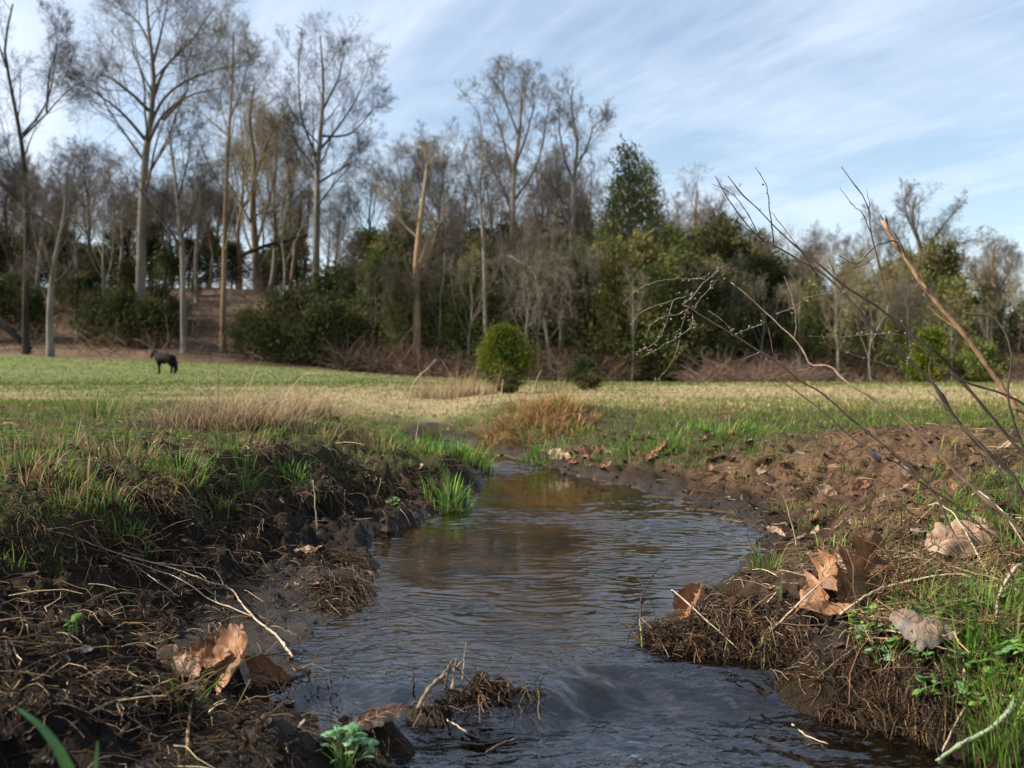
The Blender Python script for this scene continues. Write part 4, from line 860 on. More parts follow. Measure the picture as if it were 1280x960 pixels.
def weed(label, cat, name, main, base_d, tip_d, r0, r1, mat, branches=(), pods=0, knots=3, follow=None):
    """main: pixels tip..foot; branches: (pixels tip..joint, r, mat, pods)"""
    pts = stalk_pts(main, base_d, tip_d)
    foot = pts[-1].copy(); d = (pts[-1]-pts[-2]).normalized(); k = 0
    while foot.z > Z(foot.x, foot.y)-.012 and k < 200:        # carry on down into the soil
        foot = foot+(d*.8+Vector((0, 0, -.6))).normalized()*.01; k += 1
        if k % 8 == 0: pts.append(foot.copy())
    pts.append(foot.copy())
    g = Vector((foot.x, foot.y, Z(foot.x, foot.y)))
    e = empty(name, g); tag(e, label, cat)
    strand('stem', pts, r1, r0, mat, e, 8, len(pts)*3, .0003, g, knots)
    n0 = len(main)
    for bp, r, bm, pd in branches:
        # depth of the joint: where the branch meets the main stem in the picture
        j = min(range(n0), key=lambda q: (main[q][0]-bp[-1][0])**2+(main[q][1]-bp[-1][1])**2)
        dj = tip_d+(base_d-tip_d)*j/(n0-1)
        rg = random.Random(int(bp[0][0]+bp[0][1])); dt = dj+rg.uniform(-.10, .06)
        q = [PX(p[0], p[1], dt+(dj-dt)*k/(len(bp)-1)) for k, p in enumerate(bp)]
        strand('twig', q, r*.45, r, bm, e, 6, len(q)*4, .0005, g, 2)
        if pd: seeds(e, q, int(bp[0][0]), pd, g)
    if pods: seeds(e, pts[:max(3, len(pts)//2)], int(main[0][0]), pods, g)
    return e

weed('thick reddish brown broken cane leaning left with a dark snapped tip', 'cane', 'broken_cane',
     [(1104, 276), (1118, 303), (1136, 330), (1155, 358), (1172, 380), (1203, 415), (1240, 466), (1263, 499), (1290, 535)], 1.50, 1.62, .0050, .0036, 'cane',
     [([(1048, 319), (1070, 330), (1092, 310), (1115, 301), (1124, 303)], .0010, 'weed_dark', 0), ([(1062, 336), (1080, 331), (1092, 322)], .0007, 'weed_dark', 0), ([(1108, 277), (1128, 308), (1132, 322)], .0008, 'weed_dark', 0),
      ([(1158, 378), (1172, 394), (1188, 405), (1200, 413)], .0009, 'cane', 0), ([(1134, 345), (1140, 352), (1150, 356)], .0009, 'seed', 2)], 0, 0)
_cane = [o for o in C.objects if o.name.startswith('broken_cane')][0]
for k in range(5):
    a_ = PX(1108+k*.4, 284, 1.615+.002*k); b_ = PX(1100+k*2.2, 268+4*(k % 3), 1.62+.002*k); strand('splinter', [a_, (a_+b_)/2, b_], .0016, .0005, 'weed_dark', _cane, 5, 6, 0, _cane.location)
for (qx, qy, r_) in ((1155, 358, .0054), (1203, 415, .0056), (1172, 380, .0050), (1130, 320, .0044)):
    d_ = 1.62-.12*(qy-276)/260; a_ = PX(qx-2.5, qy-4, d_); b_ = PX(qx+2.5, qy+4, d_); strand('node', [a_, (a_+b_)/2+Vector((0, 0, 0)), b_], r_*.8, r_*.8, 'weed_brown', _cane, 8, 5, 0, _cane.location)
weed('long dark arching weed stem with the leftmost feathery tips against the sky', 'weed', 'dead_weed',
     [(894, 220), (905, 240), (931, 277), (950, 297), (971, 308), (1000, 326), (1028, 341), (1050, 362), (1068, 381), (1092, 412), (1136, 449), (1170, 484), (1199, 530), (1230, 561), (1262, 590)], 1.55, 1.80, .0034, .0008, 'weed_dark',
     [([(890, 230), (912, 240), (935, 268), (950, 297)], .0009, 'weed_dark', 0), ([(903, 267), (925, 280), (948, 295), (960, 304)], .0009, 'weed_dark', 4), ([(944, 209), (957, 230), (962, 262), (967, 304)], .0011, 'weed_dark', 3),
      ([(1035, 320), (1043, 340), (1054, 360)], .0006, 'weed_dark', 0), ([(1070, 420), (1086, 414), (1092, 432), (1094, 440)], .0006, 'weed_grey', 8), ([(1112, 378), (1108, 392), (1102, 402), (1095, 414)], .0006, 'weed_grey', 6)], 0, 7)
weed('second dark weed stem running just above the long arching one', 'weed', 'dead_weed',
     [(910, 220), (928, 243), (947, 261), (965, 280), (984, 298), (1005, 316), (1025, 331), (1052, 355), (1099, 385), (1139, 418), (1172, 442), (1205, 480), (1235, 515), (1268, 555), (1290, 580)], 1.50, 1.74, .0032, .0008, 'weed_dark',
     [([(962, 264), (984, 290), (1012, 330), (1022, 345)], .0008, 'weed_dark', 0), ([(1137, 425), (1140, 438), (1136, 446), (1140, 450)], .0007, 'weed_grey', 8)], 5, 7)
weed('upright dark weed stem with forked tips against the sky left of the cane', 'weed', 'dead_weed',
     [(1052, 209), (1066, 228), (1082, 251), (1087, 268), (1088, 285), (1099, 331), (1104, 355), (1112, 378), (1136, 415), (1157, 440), (1179, 462), (1215, 480), (1253, 492), (1300, 520)], 1.48, 1.70, .0028, .0007, 'weed_dark',
     [([(1050, 235), (1065, 255), (1077, 265), (1088, 290)], .0008, 'weed_dark', 0), ([(1083, 238), (1087, 255), (1086, 266)], .0006, 'weed_dark', 0)], 4, 5)
weed('dark hooked weed stem curling over at the right edge', 'weed', 'dead_weed',
     [(1206, 391), (1222, 394), (1236, 394), (1248, 403), (1256, 415), (1262, 432), (1265, 449), (1262, 470), (1260, 489), (1268, 530), (1285, 575)], 1.35, 1.45, .0016, .0013, 'weed_dark', [], 0, 2)
weed('reddish weed stem with drooping sprigs of pale seed pods hanging over the pasture', 'weed', 'dead_weed',
     [(854, 381), (862, 384), (870, 390), (894, 405), (927, 425), (950, 440), (968, 450), (1005, 479), (1022, 488), (1062, 522), (1102, 554), (1135, 581), (1165, 612)], 1.62, 1.62, .0024, .0011, 'weed_brown',
     [([(778, 380), (790, 368), (806, 357), (830, 350), (845, 348), (874, 348), (884, 345)], .0006, 'weed_grey', 16),
      ([(904, 331), (896, 340), (878, 355), (866, 370), (855, 380)], .0009, 'weed_grey', 26), ([(897, 349), (886, 362), (875, 374), (868, 386)], .0006, 'weed_grey', 14),
      ([(788, 406), (795, 396), (810, 386), (840, 376), (858, 370)], .0007, 'weed_grey', 4), ([(808, 418), (815, 405), (830, 396), (850, 392), (862, 384)], .0007, 'weed_grey', 8),
      ([(795, 440), (812, 433), (826, 420), (834, 400), (842, 376)], .0006, 'weed_grey', 18), ([(804, 446), (825, 434), (850, 420), (864, 408), (866, 392)], .0006, 'weed_grey', 22), ([(817, 477), (832, 464), (840, 452), (848, 430), (852, 410), (858, 388)], .0006, 'weed_grey', 18),
      ([(885, 388), (900, 398), (917, 415)], .0006, 'weed_brown', 4), ([(857, 464), (880, 463), (905, 455), (935, 447), (948, 441)], .0009, 'weed_brown', 3), ([(864, 443), (872, 450), (890, 456)], .0005, 'weed_brown', 0), ([(941, 479), (960, 474), (985, 468), (1000, 463), (1014, 459)], .0008, 'weed_brown', 3)], 0, 8)
weed('brown zigzag weed stem with a pinkish kink crossing the lower one', 'weed', 'dead_weed',
     [(914, 353), (935, 370), (961, 394), (978, 410), (994, 425), (1005, 440), (1013, 456), (1025, 457), (1038, 458), (1050, 470), (1062, 480), (1092, 499), (1119, 517), (1152, 547), (1186, 581), (1220, 614), (1277, 665)], 1.42, 1.66, .0026, .0010, 'weed_brown',
     [([(938, 344), (942, 365), (944, 378)], .0008, 'weed_brown', 0), ([(1010, 350), (1026, 360), (1055, 364), (1042, 367), (1012, 371), (992, 384), (970, 392)], .0006, 'weed_grey', 18), ([(980, 345), (990, 370), (994, 395), (994, 422)], .0008, 'weed_brown', 3),
      ([(952, 392), (960, 410), (966, 440), (969, 451)], .0008, 'weed_brown', 0), ([(1011, 420), (1050, 421), (1090, 418), (1125, 418)], .0006, 'weed_grey', 8), ([(1024, 428), (1060, 441), (1090, 450), (1128, 462)], .0006, 'weed_grey', 3), ([(915, 420), (928, 414), (945, 408), (958, 402)], .0006, 'weed_grey', 14)], 0, 8)
weed('thin dark weed stem bending down to the right bank below the kink', 'weed', 'dead_weed',
     [(975, 475), (991, 486), (1012, 502), (1035, 520), (1065, 547), (1092, 562), (1119, 577), (1152, 604), (1203, 638), (1236, 668)], 1.45, 1.66, .0014, .0009, 'weed_dark', [([(1112, 500), (1117, 512), (1118, 518)], .0006, 'weed_dark', 0)], 0, 3)
weed('stout brown weed stem slanting from the cane foot to the bank', 'weed', 'dead_weed',
     [(1165, 440), (1162, 470), (1180, 505), (1199, 530), (1230, 561), (1250, 590), (1290, 650)], 1.28, 1.5, .0018, .0009, 'weed_dark', [([(1160, 488), (1172, 500), (1192, 520)], .0006, 'weed_brown', 0), ([(1242, 520), (1262, 545), (1290, 560)], .0008, 'weed_brown', 0)], 0, 5)

# dry stem lying over the left mud
def ground_strand(label, name, cat, px, r0, r1, mat, lift=.006, branches=(), arch=None):
    pts = [G(p[0], p[1]) for p in px]; n = len(pts)
    for k, p in enumerate(pts):
        p.z += lift*(1 if 0 < k < n-1 else .5)+(arch or 0)*math.sin(math.pi*k/(n-1))
    c = pts[n//2].copy(); g = Vector((c.x, c.y, Z(c.x, c.y))); e = empty(name, g); tag(e, label, cat)
    strand('stem', pts, r0, r1, mat, e, 7, n*5, .0004, g, 2)
    for bp, r in branches:
        q = [G(p[0], p[1]) for p in bp]
        for k, v in enumerate(q): v.z += lift
        strand('twig', q, r, r*.5, mat, e, 6, len(q)*4, .0004, g, 1)
    return e
ground_strand('bleached branching dry stem lying across the black mud on the left bank', 'dry_weed', 'dead weed',
              [(366, 826), (345, 803), (317, 780), (300, 760), (284, 742), (262, 735), (215, 718), (180, 708), (158, 703), (120, 690), (85, 677), (48, 664)], .0022, .0008, 'weed_pale', .012,
              [([(317, 780), (290, 768), (262, 757), (230, 735), (200, 722), (152, 706)], .0014), ([(281, 741), (268, 720), (235, 716), (200, 712), (160, 704)], .0010), ([(224, 754), (200, 738), (176, 720), (152, 704)], .0009), ([(47, 668), (40, 655), (34, 650)], .0008), ([(134, 698), (118, 680), (104, 668)], .0007), ([(95, 712), (96, 695), (94, 686)], .0009)])

# leaves
def leafmat(name, a, b, c): return mat_noise(name, a, b, 55, .55, .5, .0015, c3=c, s3=28, trans=.18, spec=.35)
M['leaf_brown'] = leafmat('leaf_brown', (.21, .095, .045), (.36, .185, .095), (.13, .06, .03))
M['leaf_orange'] = leafmat('leaf_orange', (.25, .115, .050), (.42, .23, .115), (.17, .08, .04))
M['leaf_tan'] = leafmat('leaf_tan', (.34, .225, .15), (.50, .36, .25), (.26, .16, .10))
M['leaf_grey'] = leafmat('leaf_grey', (.20, .17, .145), (.33, .29, .25), (.26, .18, .13))
M['leaf_dark'] = leafmat('leaf_dark', (.045, .027, .018), (.10, .055, .035), (.03, .02, .014))
M['leaf_pink'] = leafmat('leaf_pink', (.30, .195, .125), (.43, .30, .205), (.22, .13, .08))
M['leaf_pale'] = leafmat('leaf_pale', (.46, .36, .27), (.62, .52, .42), (.34, .25, .17))
M['vein'] = mat_noise('leaf_vein', (.24, .13, .07), (.40, .25, .15), 60, .6)
M['herb'] = mat_noise('herb_leaf', (.085, .20, .065), (.16, .31, .11), 90, .45, .4, .001, c3=(.12, .24, .06), s3=60, trans=.25)
M['herb_blue'] = mat_noise('herb_leaf_blue', (.12, .25, .12), (.22, .38, .20), 90, .42, .4, .001, c3=(.10, .24, .08), s3=60, trans=.25)
M['clover'] = mat_noise('clover_leaf', (.075, .19, .03), (.14, .29, .06), 80, .45, .4, .001, c3=(.19, .30, .06), s3=40, trans=.28)
M['herb_stem'] = mat_noise('herb_stem', (.11, .18, .045), (.19, .26, .08), 60, .5)
M['pale_blade'] = mat_noise('pale_blade', (.14, .19, .10), (.26, .31, .19), 60, .5)
def outline(kind, th, rg):
    """radius of a leaf of length 1 (tip at th=0), centred on its middle"""
    c = np.cos(th); base = .5/np.sqrt((np.cos(th))**2+(np.sin(th)/.62)**2)
    if kind == 'oval': return base*(1-.10*np.cos(th*2))
    if kind == 'oak':
        lob = .72+.28*np.cos(th*7+rg.uniform(-.2, .2))
        sharp = np.abs(np.cos(th*3.5))**1.6
        return base*(.55+.62*sharp)*(1+.06*np.sin(th*13))
    if kind == 'maple':
        sharp = np.abs(np.cos(th*2.5))**1.3
        return .5*(.50+.52*sharp)*(1+.10*np.cos(th*15))*(.9+.1*c)
    if kind == 'round': return .5*(1+.05*np.sin(th*5))*np.ones_like(th)*(1-.18*np.exp(-((np.abs(th)-math.pi)/.3)**2))
    if kind == 'torn': return base*(1+.22*np.sin(th*3+rg.uniform(0, 6))+.14*np.sin(th*7+rg.uniform(0, 6))+.06*np.sin(th*17))
    if kind == 'lobed': return .5*(.66+.34*np.abs(np.cos(th*1.5))**.8)*(1+.07*np.cos(th*12))
def leaf_mesh(name, kind, size, mat, curl_x, curl_y, crinkle, seed, fold=0, nth=72, nr=9, width=1.0, tipcurl=0):
    rg = np.random.default_rng(seed)
    if kind in ('oak', 'oval', 'torn'):
        nx = nth; ny = 2*(nr//2)+5; t = np.linspace(0, 1, nx); sgn = np.linspace(-1, 1, ny)
        env = np.sin(math.pi*np.clip(t, 0, 1)**.80)**.75
        half = []
        for side in (0, 1):
            ph = rg.uniform(0, .25)
            if kind == 'oak':
                q = (t*4.6+ph) % 1; lob = np.where(q < .62, (q/.62)**1.1, (1-(q-.62)/.38)**.7); hw = env*(.075+.30*lob)*(.8+.3*t)+.006
            elif kind == 'oval': hw = env*.27*(1+.05*np.sin(t*31+ph*20)+.04*np.sin(t*67))+.004
            else: hw = env*.27*(1+.25*np.sin(t*6+ph*25)+.22*pn(t*9, t*0+seed+side, seed))+.006
            half.append(hw)
        hw = np.where(sgn[None] < 0, half[0][:, None], half[1][:, None]); y = hw*sgn[None]*width
        sk = .16 if kind == 'oak' else .03; u = t[:, None]-.5+sk*np.abs(y)+.0*y; v = y; x = (u*size).ravel(); y = (y*size).ravel(); u = u.ravel(); v = v.ravel()
        z = crinkle*size*1.4*fbm(u+seed, v, 3.4, 3, seed)+.010*size*np.abs(np.sin((u-np.abs(v)*.9)*20))*np.minimum(1, np.abs(v)*9)-.014*size*np.exp(-(v/.02)**2)+fold*np.abs(y)
        def bend(a, zc, k):
            if abs(k) < 1e-4: return a, zc
            r = size/k; an = a/r; return (r-zc)*np.sin(an), r-(r-zc)*np.cos(an)
        kk = curl_y*(1+.5*math.sin(seed)); y, z = bend(y, z, kk*1.6); x, z = bend(x, z, curl_x)
        if tipcurl: w_ = np.clip((u-.12)/.38, 0, 1); z = z+tipcurl*size*w_**2*.6
        V = np.stack([x, y, z], -1); i = (np.arange(nx-1)*ny)[:, None]; j = np.arange(ny-1)[None]
        Q = np.stack([i+j, i+j+1, i+ny+j+1, i+ny+j], -1).reshape(-1, 4)
        return mesh_np(name, V, Q, None, M[mat]), V[(np.arange(nx)*ny+ny//2)[:int(nx*.95)]]
    th = np.linspace(-math.pi, math.pi, nth, endpoint=False)
    R = outline(kind, th, rg); rr = np.linspace(0, 1, nr+1)[1:]
    x = (rr[:, None]*R*np.cos(th)[None])*size; y = (rr[:, None]*R*np.sin(th)[None])*size*width
    x = np.r_[0, x.ravel()]; y = np.r_[0, y.ravel()]
    # side veins and crinkles give relief
    u = x/size; v = y/size
    z = crinkle*size*fbm(u+seed, v, 3.2, 3, seed)+.012*size*np.abs(np.sin((u*1.0-np.abs(v)*.9)*22))*np.minimum(1, np.abs(v)*9)-.016*size*np.exp(-(v/.02)**2)
    z = z+fold*np.abs(y)
    def bend(a, zc, k):
        if abs(k) < 1e-4: return a, zc
        r = size/k; an = a/r; return (r-zc)*np.sin(an), r-(r-zc)*np.cos(an)
    y, z = bend(y, z, curl_y); x, z = bend(x, z, curl_x)
    if tipcurl:
        t = np.clip((u-.12)/.38, 0, 1); z = z+tipcurl*size*t**2*.6; x = x-size*abs(tipcurl)*t**3*.35
    V = np.stack([x, y, z], -1); T = [[0, 1+j, 1+(j+1) % nth] for j in range(nth)]
    i = (1+np.arange(nr-1)*nth)[:, None]; j = np.arange(nth)[None]; j2 = (j+1) % nth
    Q = np.stack([i+j, i+nth+j, i+nth+j2, i+j2], -1).reshape(-1, 4)
    mid = [k for k in range(len(V)) if abs(v[k]) < .004 or k == 0]
    me = mesh_np(name, V, Q, T, M[mat]); ms = sorted(mid, key=lambda k: u[k]); return me, V[ms]
def dead_leaf(label, loc, kind, size, mat, rot, curl=(0, 0), crinkle=.05, seed=1, fold=0, width=1, tipcurl=0, petiole=.25, group=None, lift=None, nth=60, nr=7):
    me, mid = leaf_mesh('blade', kind, size, mat, curl[0], curl[1], crinkle, seed, fold, nth, nr, width, tipcurl)
    e = empty('fallen_leaf', loc); tag(e, label, 'leaf', group)
    e.rotation_euler = rot
    bpy_m = Matrix.LocRotScale(None, e.rotation_euler, None)
    co = np.zeros(len(me.vertices)*3, np.float32); me.vertices.foreach_get('co', co); co = co.reshape(-1, 3)@np.array(bpy_m.to_3x3()).T
    # rest on the ground: lowest clearance of a few sampled points is zero
    w_ = co+np.array(loc); gz = terrain(w_[:, 0], w_[:, 1]); cl = np.quantile(w_[:, 2]-gz, .10); e.location.z -= cl-(lift or 0)
    obj('blade', me, e)
    if petiole:
        m = mid if len(mid) > 3 else np.array([[-.4*size, 0, 0], [.3*size, 0, 0]])
        b = m[0]; p = np.vstack([b-np.array([size*petiole, size*.03, -size*.02]), m[::max(1, len(m)//6)]]); p[:, 2] += size*.004
        strand('midrib', p, size*.011, size*.004, 'vein', e, 5, 14)
        if nth >= 60 and kind in ('oak', 'oval', 'torn') and size > .04:
            ny = 2*(nr//2)+5; cv = np.zeros(len(me.vertices)*3, np.float32); me.vertices.foreach_get('co', cv); cv = cv.reshape(-1, ny, 3)
            for i0 in range(6, nth-14, 9):
                for sg in (-1, 1):
                    q = np.array([cv[min(i0+2*j, nth-1), ny//2+sg*j] for j in range(0, ny//2)]); q[:, 2] += size*.003
                    strand('vein', q, size*.006, size*.002, 'vein', e, 4, 7)
    return e
R_ = math.radians
dead_leaf('brown sunlit oak leaf standing upright in the black mud at lower left', G(292, 852), 'oval', .105, 'leaf_orange', (R_(52), R_(-38), R_(-30)), (.8, 1.0), .10, 5, width=1.9, lift=.0)
dead_leaf('pale pinkish curled leaf just left of the sunlit upright one', G(225, 842), 'oval', .085, 'leaf_pink', (R_(38), R_(20), R_(-25)), (1.0, 2.0), .08, 6, fold=.35, width=1.4, lift=.004)
dead_leaf('brown leaf half behind the sunlit upright one', G(262, 836), 'oval', .085, 'leaf_brown', (R_(48), R_(-15), R_(-15)), (.8, 1.5), .09, 33, width=1.5, lift=.004)
dead_leaf('dark brown folded leaf leaning right of the sunlit upright one', G(335, 850), 'oval', .095, 'leaf_brown', (R_(66), R_(20), R_(-20)), (.4, 1.2), .08, 7, fold=.35, width=1.2)
dead_leaf('small tan leaf with a dark hollow behind the sunlit upright one', G(255, 812), 'torn', .05, 'leaf_brown', (R_(55), R_(-20), R_(60)), (1.0, 2.2), .10, 8)
dead_leaf('narrow grey leaf hanging beneath the sunlit upright one', G(306, 862), 'oval', .06, 'leaf_grey', (R_(60), R_(75), R_(30)), (.3, 1.5), .05, 9, width=.4)
dead_leaf('large dark reddish oak leaf curled up on the right bank', G(1070, 752), 'oak', .165, 'leaf_brown', (R_(64), R_(-48), R_(40)), (.7, 1.3), .07, 10, width=1.1)
dead_leaf('spiky orange oak leaf leaning on the large dark one', G(1030, 755), 'oak', .120, 'leaf_orange', (R_(55), R_(-62), R_(-42)), (.9, .9), .08, 11, width=1.3, lift=.01)
dead_leaf('curled orange leaf edge lying under the spiky oak leaf', G(1040, 775), 'oval', .095, 'leaf_orange', (R_(15), R_(0), R_(5)), (.8, 2.4), .05, 12, width=.9, lift=.006)
dead_leaf('broad tan leaf arched over the bank at the right edge', G(1205, 690), 'oval', .138, 'leaf_pink', (R_(32), R_(-10), R_(8)), (-.9, -1.0), .09, 13, width=1.15, lift=.012)
dead_leaf('flat grey leaf with a rusty edge lying on the clover', G(1158, 806), 'torn', .100, 'leaf_grey', (R_(30), R_(8), R_(-15)), (-.5, -.8), .06, 14, width=1.3, lift=.02)
dead_leaf('small rusty leaf touching the left edge of the grey one', G(1122, 800), 'oval', .035, 'leaf_orange', (R_(35), R_(30), R_(50)), (.5, 1), .05, 15, lift=.02)
dead_leaf('brown leaf folded like a tent at the water edge right of the stream', G(866, 762), 'oval', .082, 'leaf_brown', (R_(70), R_(-60), R_(-30)), (.5, .9), .06, 16, fold=.6, width=1.4, lift=.006)
dead_leaf('little pale leaf impaled on the twigs in the water', G(796, 778), 'torn', .032, 'leaf_pale', (R_(45), R_(10), R_(20)), (.6, 1.2), .08, 17, lift=.022)
dead_leaf('pale torn leaf right of the large dark reddish oak leaf', G(1112, 742), 'torn', .055, 'leaf_tan', (R_(15), R_(10), R_(70)), (.6, .9), .12, 18)
dead_leaf('pale shredded leaf on the mud near the left shore', G(385, 690), 'torn', .070, 'leaf_tan', (R_(15), R_(-8), R_(15)), (.7, 1.4), .14, 19, width=.6)
dead_leaf('small pinkish leaf at the top of the grassy point on the right shore', G(970, 668), 'oval', .06, 'leaf_pink', (R_(35), R_(20), R_(-40)), (.6, 1.3), .07, 20)
dead_leaf('tiny bleached leaf scrap on the black mud at far left', G(105, 822), 'torn', .022, 'leaf_pale', (R_(35), 0, R_(30)), (.5, 1), .08, 21)
dead_leaf('dark sodden leaf plastered over the mud below the twig dam', G(478, 905), 'oval', .095, 'leaf_dark', (R_(14), R_(-10), R_(25)), (-.7, -.9), .05, 22, width=.8, lift=.006)
dead_leaf('curled pale orange leaf beyond the stream in the green patch', G(735, 532), 'oval', .16, 'leaf_orange', (R_(45), R_(20), R_(30)), (1.2, 1.6), .07, 23)
dead_leaf('pale leaf lying on its side at the far right shore', G(700, 574), 'oval', .13, 'leaf_tan', (R_(50), R_(10), R_(-30)), (.8, 1.5), .07, 24)
dead_leaf('brown curled leaf right of the pale one on the far shore', G(738, 568), 'torn', .14, 'leaf_brown', (R_(40), R_(-20), R_(20)), (1.0, 1.6), .08, 25)
dead_leaf('grey leaf standing on the brown slope of the right bank', G(1092, 577), 'torn', .10, 'leaf_grey', (R_(45), R_(15), R_(40)), (.7, 1.2), .08, 26)
dead_leaf('cream chip of leaf on the right bank below the long weed stem', G(1132, 598), 'round', .04, 'leaf_pale', (R_(50), 0, R_(20)), (.3, .4), .04, 27)
dead_leaf('pale stone grey leaf edge on end near the middle of the right bank', G(1033, 618), 'oval', .07, 'leaf_tan', (R_(70), R_(20), R_(-10)), (.3, .5), .05, 28)
dead_leaf('curled brown leaf left of the cream chip on the right bank', G(1073, 612), 'torn', .08, 'leaf_brown', (R_(55), R_(-25), R_(15)), (1, 1.6), .08, 29)
dead_leaf('blue grey wet leaf lying left of the broad tan leaf', G(1152, 672), 'oval', .05, 'leaf_grey', (R_(10), R_(5), R_(5)), (-.4, -.8), .08, 30, width=.8)
dead_leaf('yellowish wood coloured leaf high on the brown slope', G(1052, 582), 'oval', .10, 'leaf_tan', (R_(12), 0, R_(8)), (-.3, -1.6), .04, 31, width=.4)
# small fallen leaves strewn over the banks
protos = []
for k, (kd, mt) in enumerate([('oval', 'leaf_brown'), ('torn', 'leaf_dark'), ('oak', 'leaf_brown'), ('torn', 'leaf_tan'), ('torn', 'leaf_grey'), ('oval', 'leaf_dark')]):
    protos.append(leaf_mesh('blade', kd, 1.0, mt, .9, 1.4, .09, 40+k, 0, 28, 4, .8)[0])
pn_ = ['small brown curled leaf strewn over the banks', 'small dark wet leaf scrap strewn over the banks', 'small lobed brown leaf strewn over the banks', 'small tan torn leaf scrap strewn over the banks', 'small grey leaf scrap strewn over the banks', 'small dark oval leaf strewn over the banks']
rg = random.Random(12)
def strew(n, x0, x1, y0, y1, s0, s1, ks):
    for _ in range(n):
        g = G(rg.uniform(x0, x1), rg.uniform(y0, y1)); sz, ss_, lf, wl = terrain(np.array([g.x]), np.array([g.y]), True)
        if ss_[0] < .02 or g.y > 9: continue
        k = rg.choice(ks); o = obj('fallen_leaf', protos[k]); s = rg.uniform(s0, s1)
        o.location = (g.x, g.y, g.z+s*.10); o.scale = (s,)*3; o.rotation_euler = (rg.uniform(-.7, .7), rg.uniform(-.7, .7), rg.uniform(0, 6.28))
        tag(o, pn_[k], 'leaf', pn_[k].replace('leaf', 'leaves').replace('scrap ', ''))
strew(95, 840, 1280, 540, 720, .025, .06, [0, 1, 2, 3, 4, 0])
strew(44, 660, 960, 545, 600, .04, .10, [0, 2, 3, 0, 1])
strew(40, 0, 440, 660, 930, .012, .032, [1, 5, 3, 1, 4])
strew(26, 150, 560, 540, 660, .03, .06, [0, 1, 5, 3])
strew(22, 880, 1100, 720, 850, .015, .035, [1, 5, 0, 3])
strew(24, 1050, 1280, 640, 800, .02, .045, [0, 3, 4])

# green plants
def frond(parent, base, tip, size, mat, kind, seed, tilt, origin, stem_r=.0011):
    strand('stem', [base, (Vector(base)+Vector(tip))/2+Vector((0, 0, .15*(Vector(tip)-Vector(base)).length)), tip], stem_r, stem_r*.6, 'herb_stem', parent, 5, 8, 0, origin)
    me, mid = leaf_mesh('leaf', kind, size, mat, -.5, -.7, .05, seed, -.15, 40, 5)
    o = obj('leaf', me, parent); o.location = Vector(tip)-Vector(origin); o.rotation_euler = tilt; return o
def herb(label, name, loc, n, hgt, spread, size, mat, kind, seed, rsz=.3):
    g = Vector(loc); e = empty(name, g); tag(e, label, 'plant'); r = random.Random(seed)
    for k in range(n):
        a = 6.2832*k/n+r.uniform(-.4, .4); q = spread*(.25+.75*((k*7) % n)/n); h = hgt*(1.05-.55*((k*7) % n)/n)*r.uniform(.85, 1.15)
        tip = g+Vector((math.cos(a)*q, math.sin(a)*q, h)); base = g+Vector((math.cos(a)*.004, math.sin(a)*.004, -.003))
        frond(e, base, tip, size*r.uniform(1-rsz, 1+rsz), mat, kind, seed*31+k, (r.uniform(-.5, .5)+.25, r.uniform(-.5, .5), a), g)
    return e
pg = G(432, 968); pg = Vector((pg.x, pg.y, pg.z))
herb('leafy blue green seedling clump at the bottom of the picture left of centre', 'herb_plant', pg, 26, .058, .040, .0165, 'herb_blue', 'lobed', 3)
herb('tiny bright green seedling in the black mud at far left', 'herb_plant', G(92, 792), 6, .022, .012, .014, 'clover', 'oval', 4)
herb('low green sprig on the left cut bank beside the grass tuft', 'herb_plant', G(492, 632), 12, .022, .035, .018, 'herb', 'oval', 5)
cl_lab = ['blue green lobed herb leaf cluster hanging over the right water edge', 'round leaved clover at the lip of the bank below the rusty leaf', 'clover sprig reaching furthest down over the dark water', 'clover pair just under the grey leaf', 'bright clover right of the grey leaf',
          'clover cluster above the grey leaf', 'small clover at the foot of the orange leaf', 'yellowish clover near the right edge above the curved blade', 'low clover beside the hanging root', 'clover between the grass blades at the right edge', 'clover tuft right of the hanging root', 'green clover half hidden under the crossing straws', 'clover high on the bank at the right edge']
for k, (px, py, n, sz, mt, kd) in enumerate([(1078, 806, 4, .020, 'herb_blue', 'lobed'), (1100, 828, 5, .018, 'herb_blue', 'lobed'), (1150, 872, 3, .012, 'clover', 'round'), (1150, 830, 5, .015, 'herb', 'round'), (1188, 772, 5, .017, 'clover', 'round'),
                                          (1165, 775, 5, .015, 'herb', 'lobed'), (1085, 775, 4, .013, 'clover', 'round'), (1262, 820, 5, .016, 'clover', 'round'), (1210, 835, 5, .013, 'herb', 'round'), (1235, 842, 5, .014, 'clover', 'round'), (1225, 870, 5, .013, 'clover', 'round'), (1205, 745, 4, .015, 'herb_blue', 'lobed'), (1255, 762, 5, .015, 'herb', 'round')]):
    herb(cl_lab[k], 'clover', G(px, py), n*2, .022, .024, sz*.92, mt, kd, 20+k)

_rc = random.Random(77)
for k in range(34):
    px, py = _rc.uniform(1065, 1285), _rc.uniform(735, 905)
    if py > 870 and px < 1180: continue
    h_ = herb('one of the green clover sprigs matted over the lower right bank', 'clover', G(px, py), _rc.choice([6, 7, 9]), .022, .024, _rc.uniform(.010, .015), _rc.choice(['clover', 'herb', 'clover']), 'round', 200+k); h_['group'] = 'clover sprigs matted over the lower right bank'
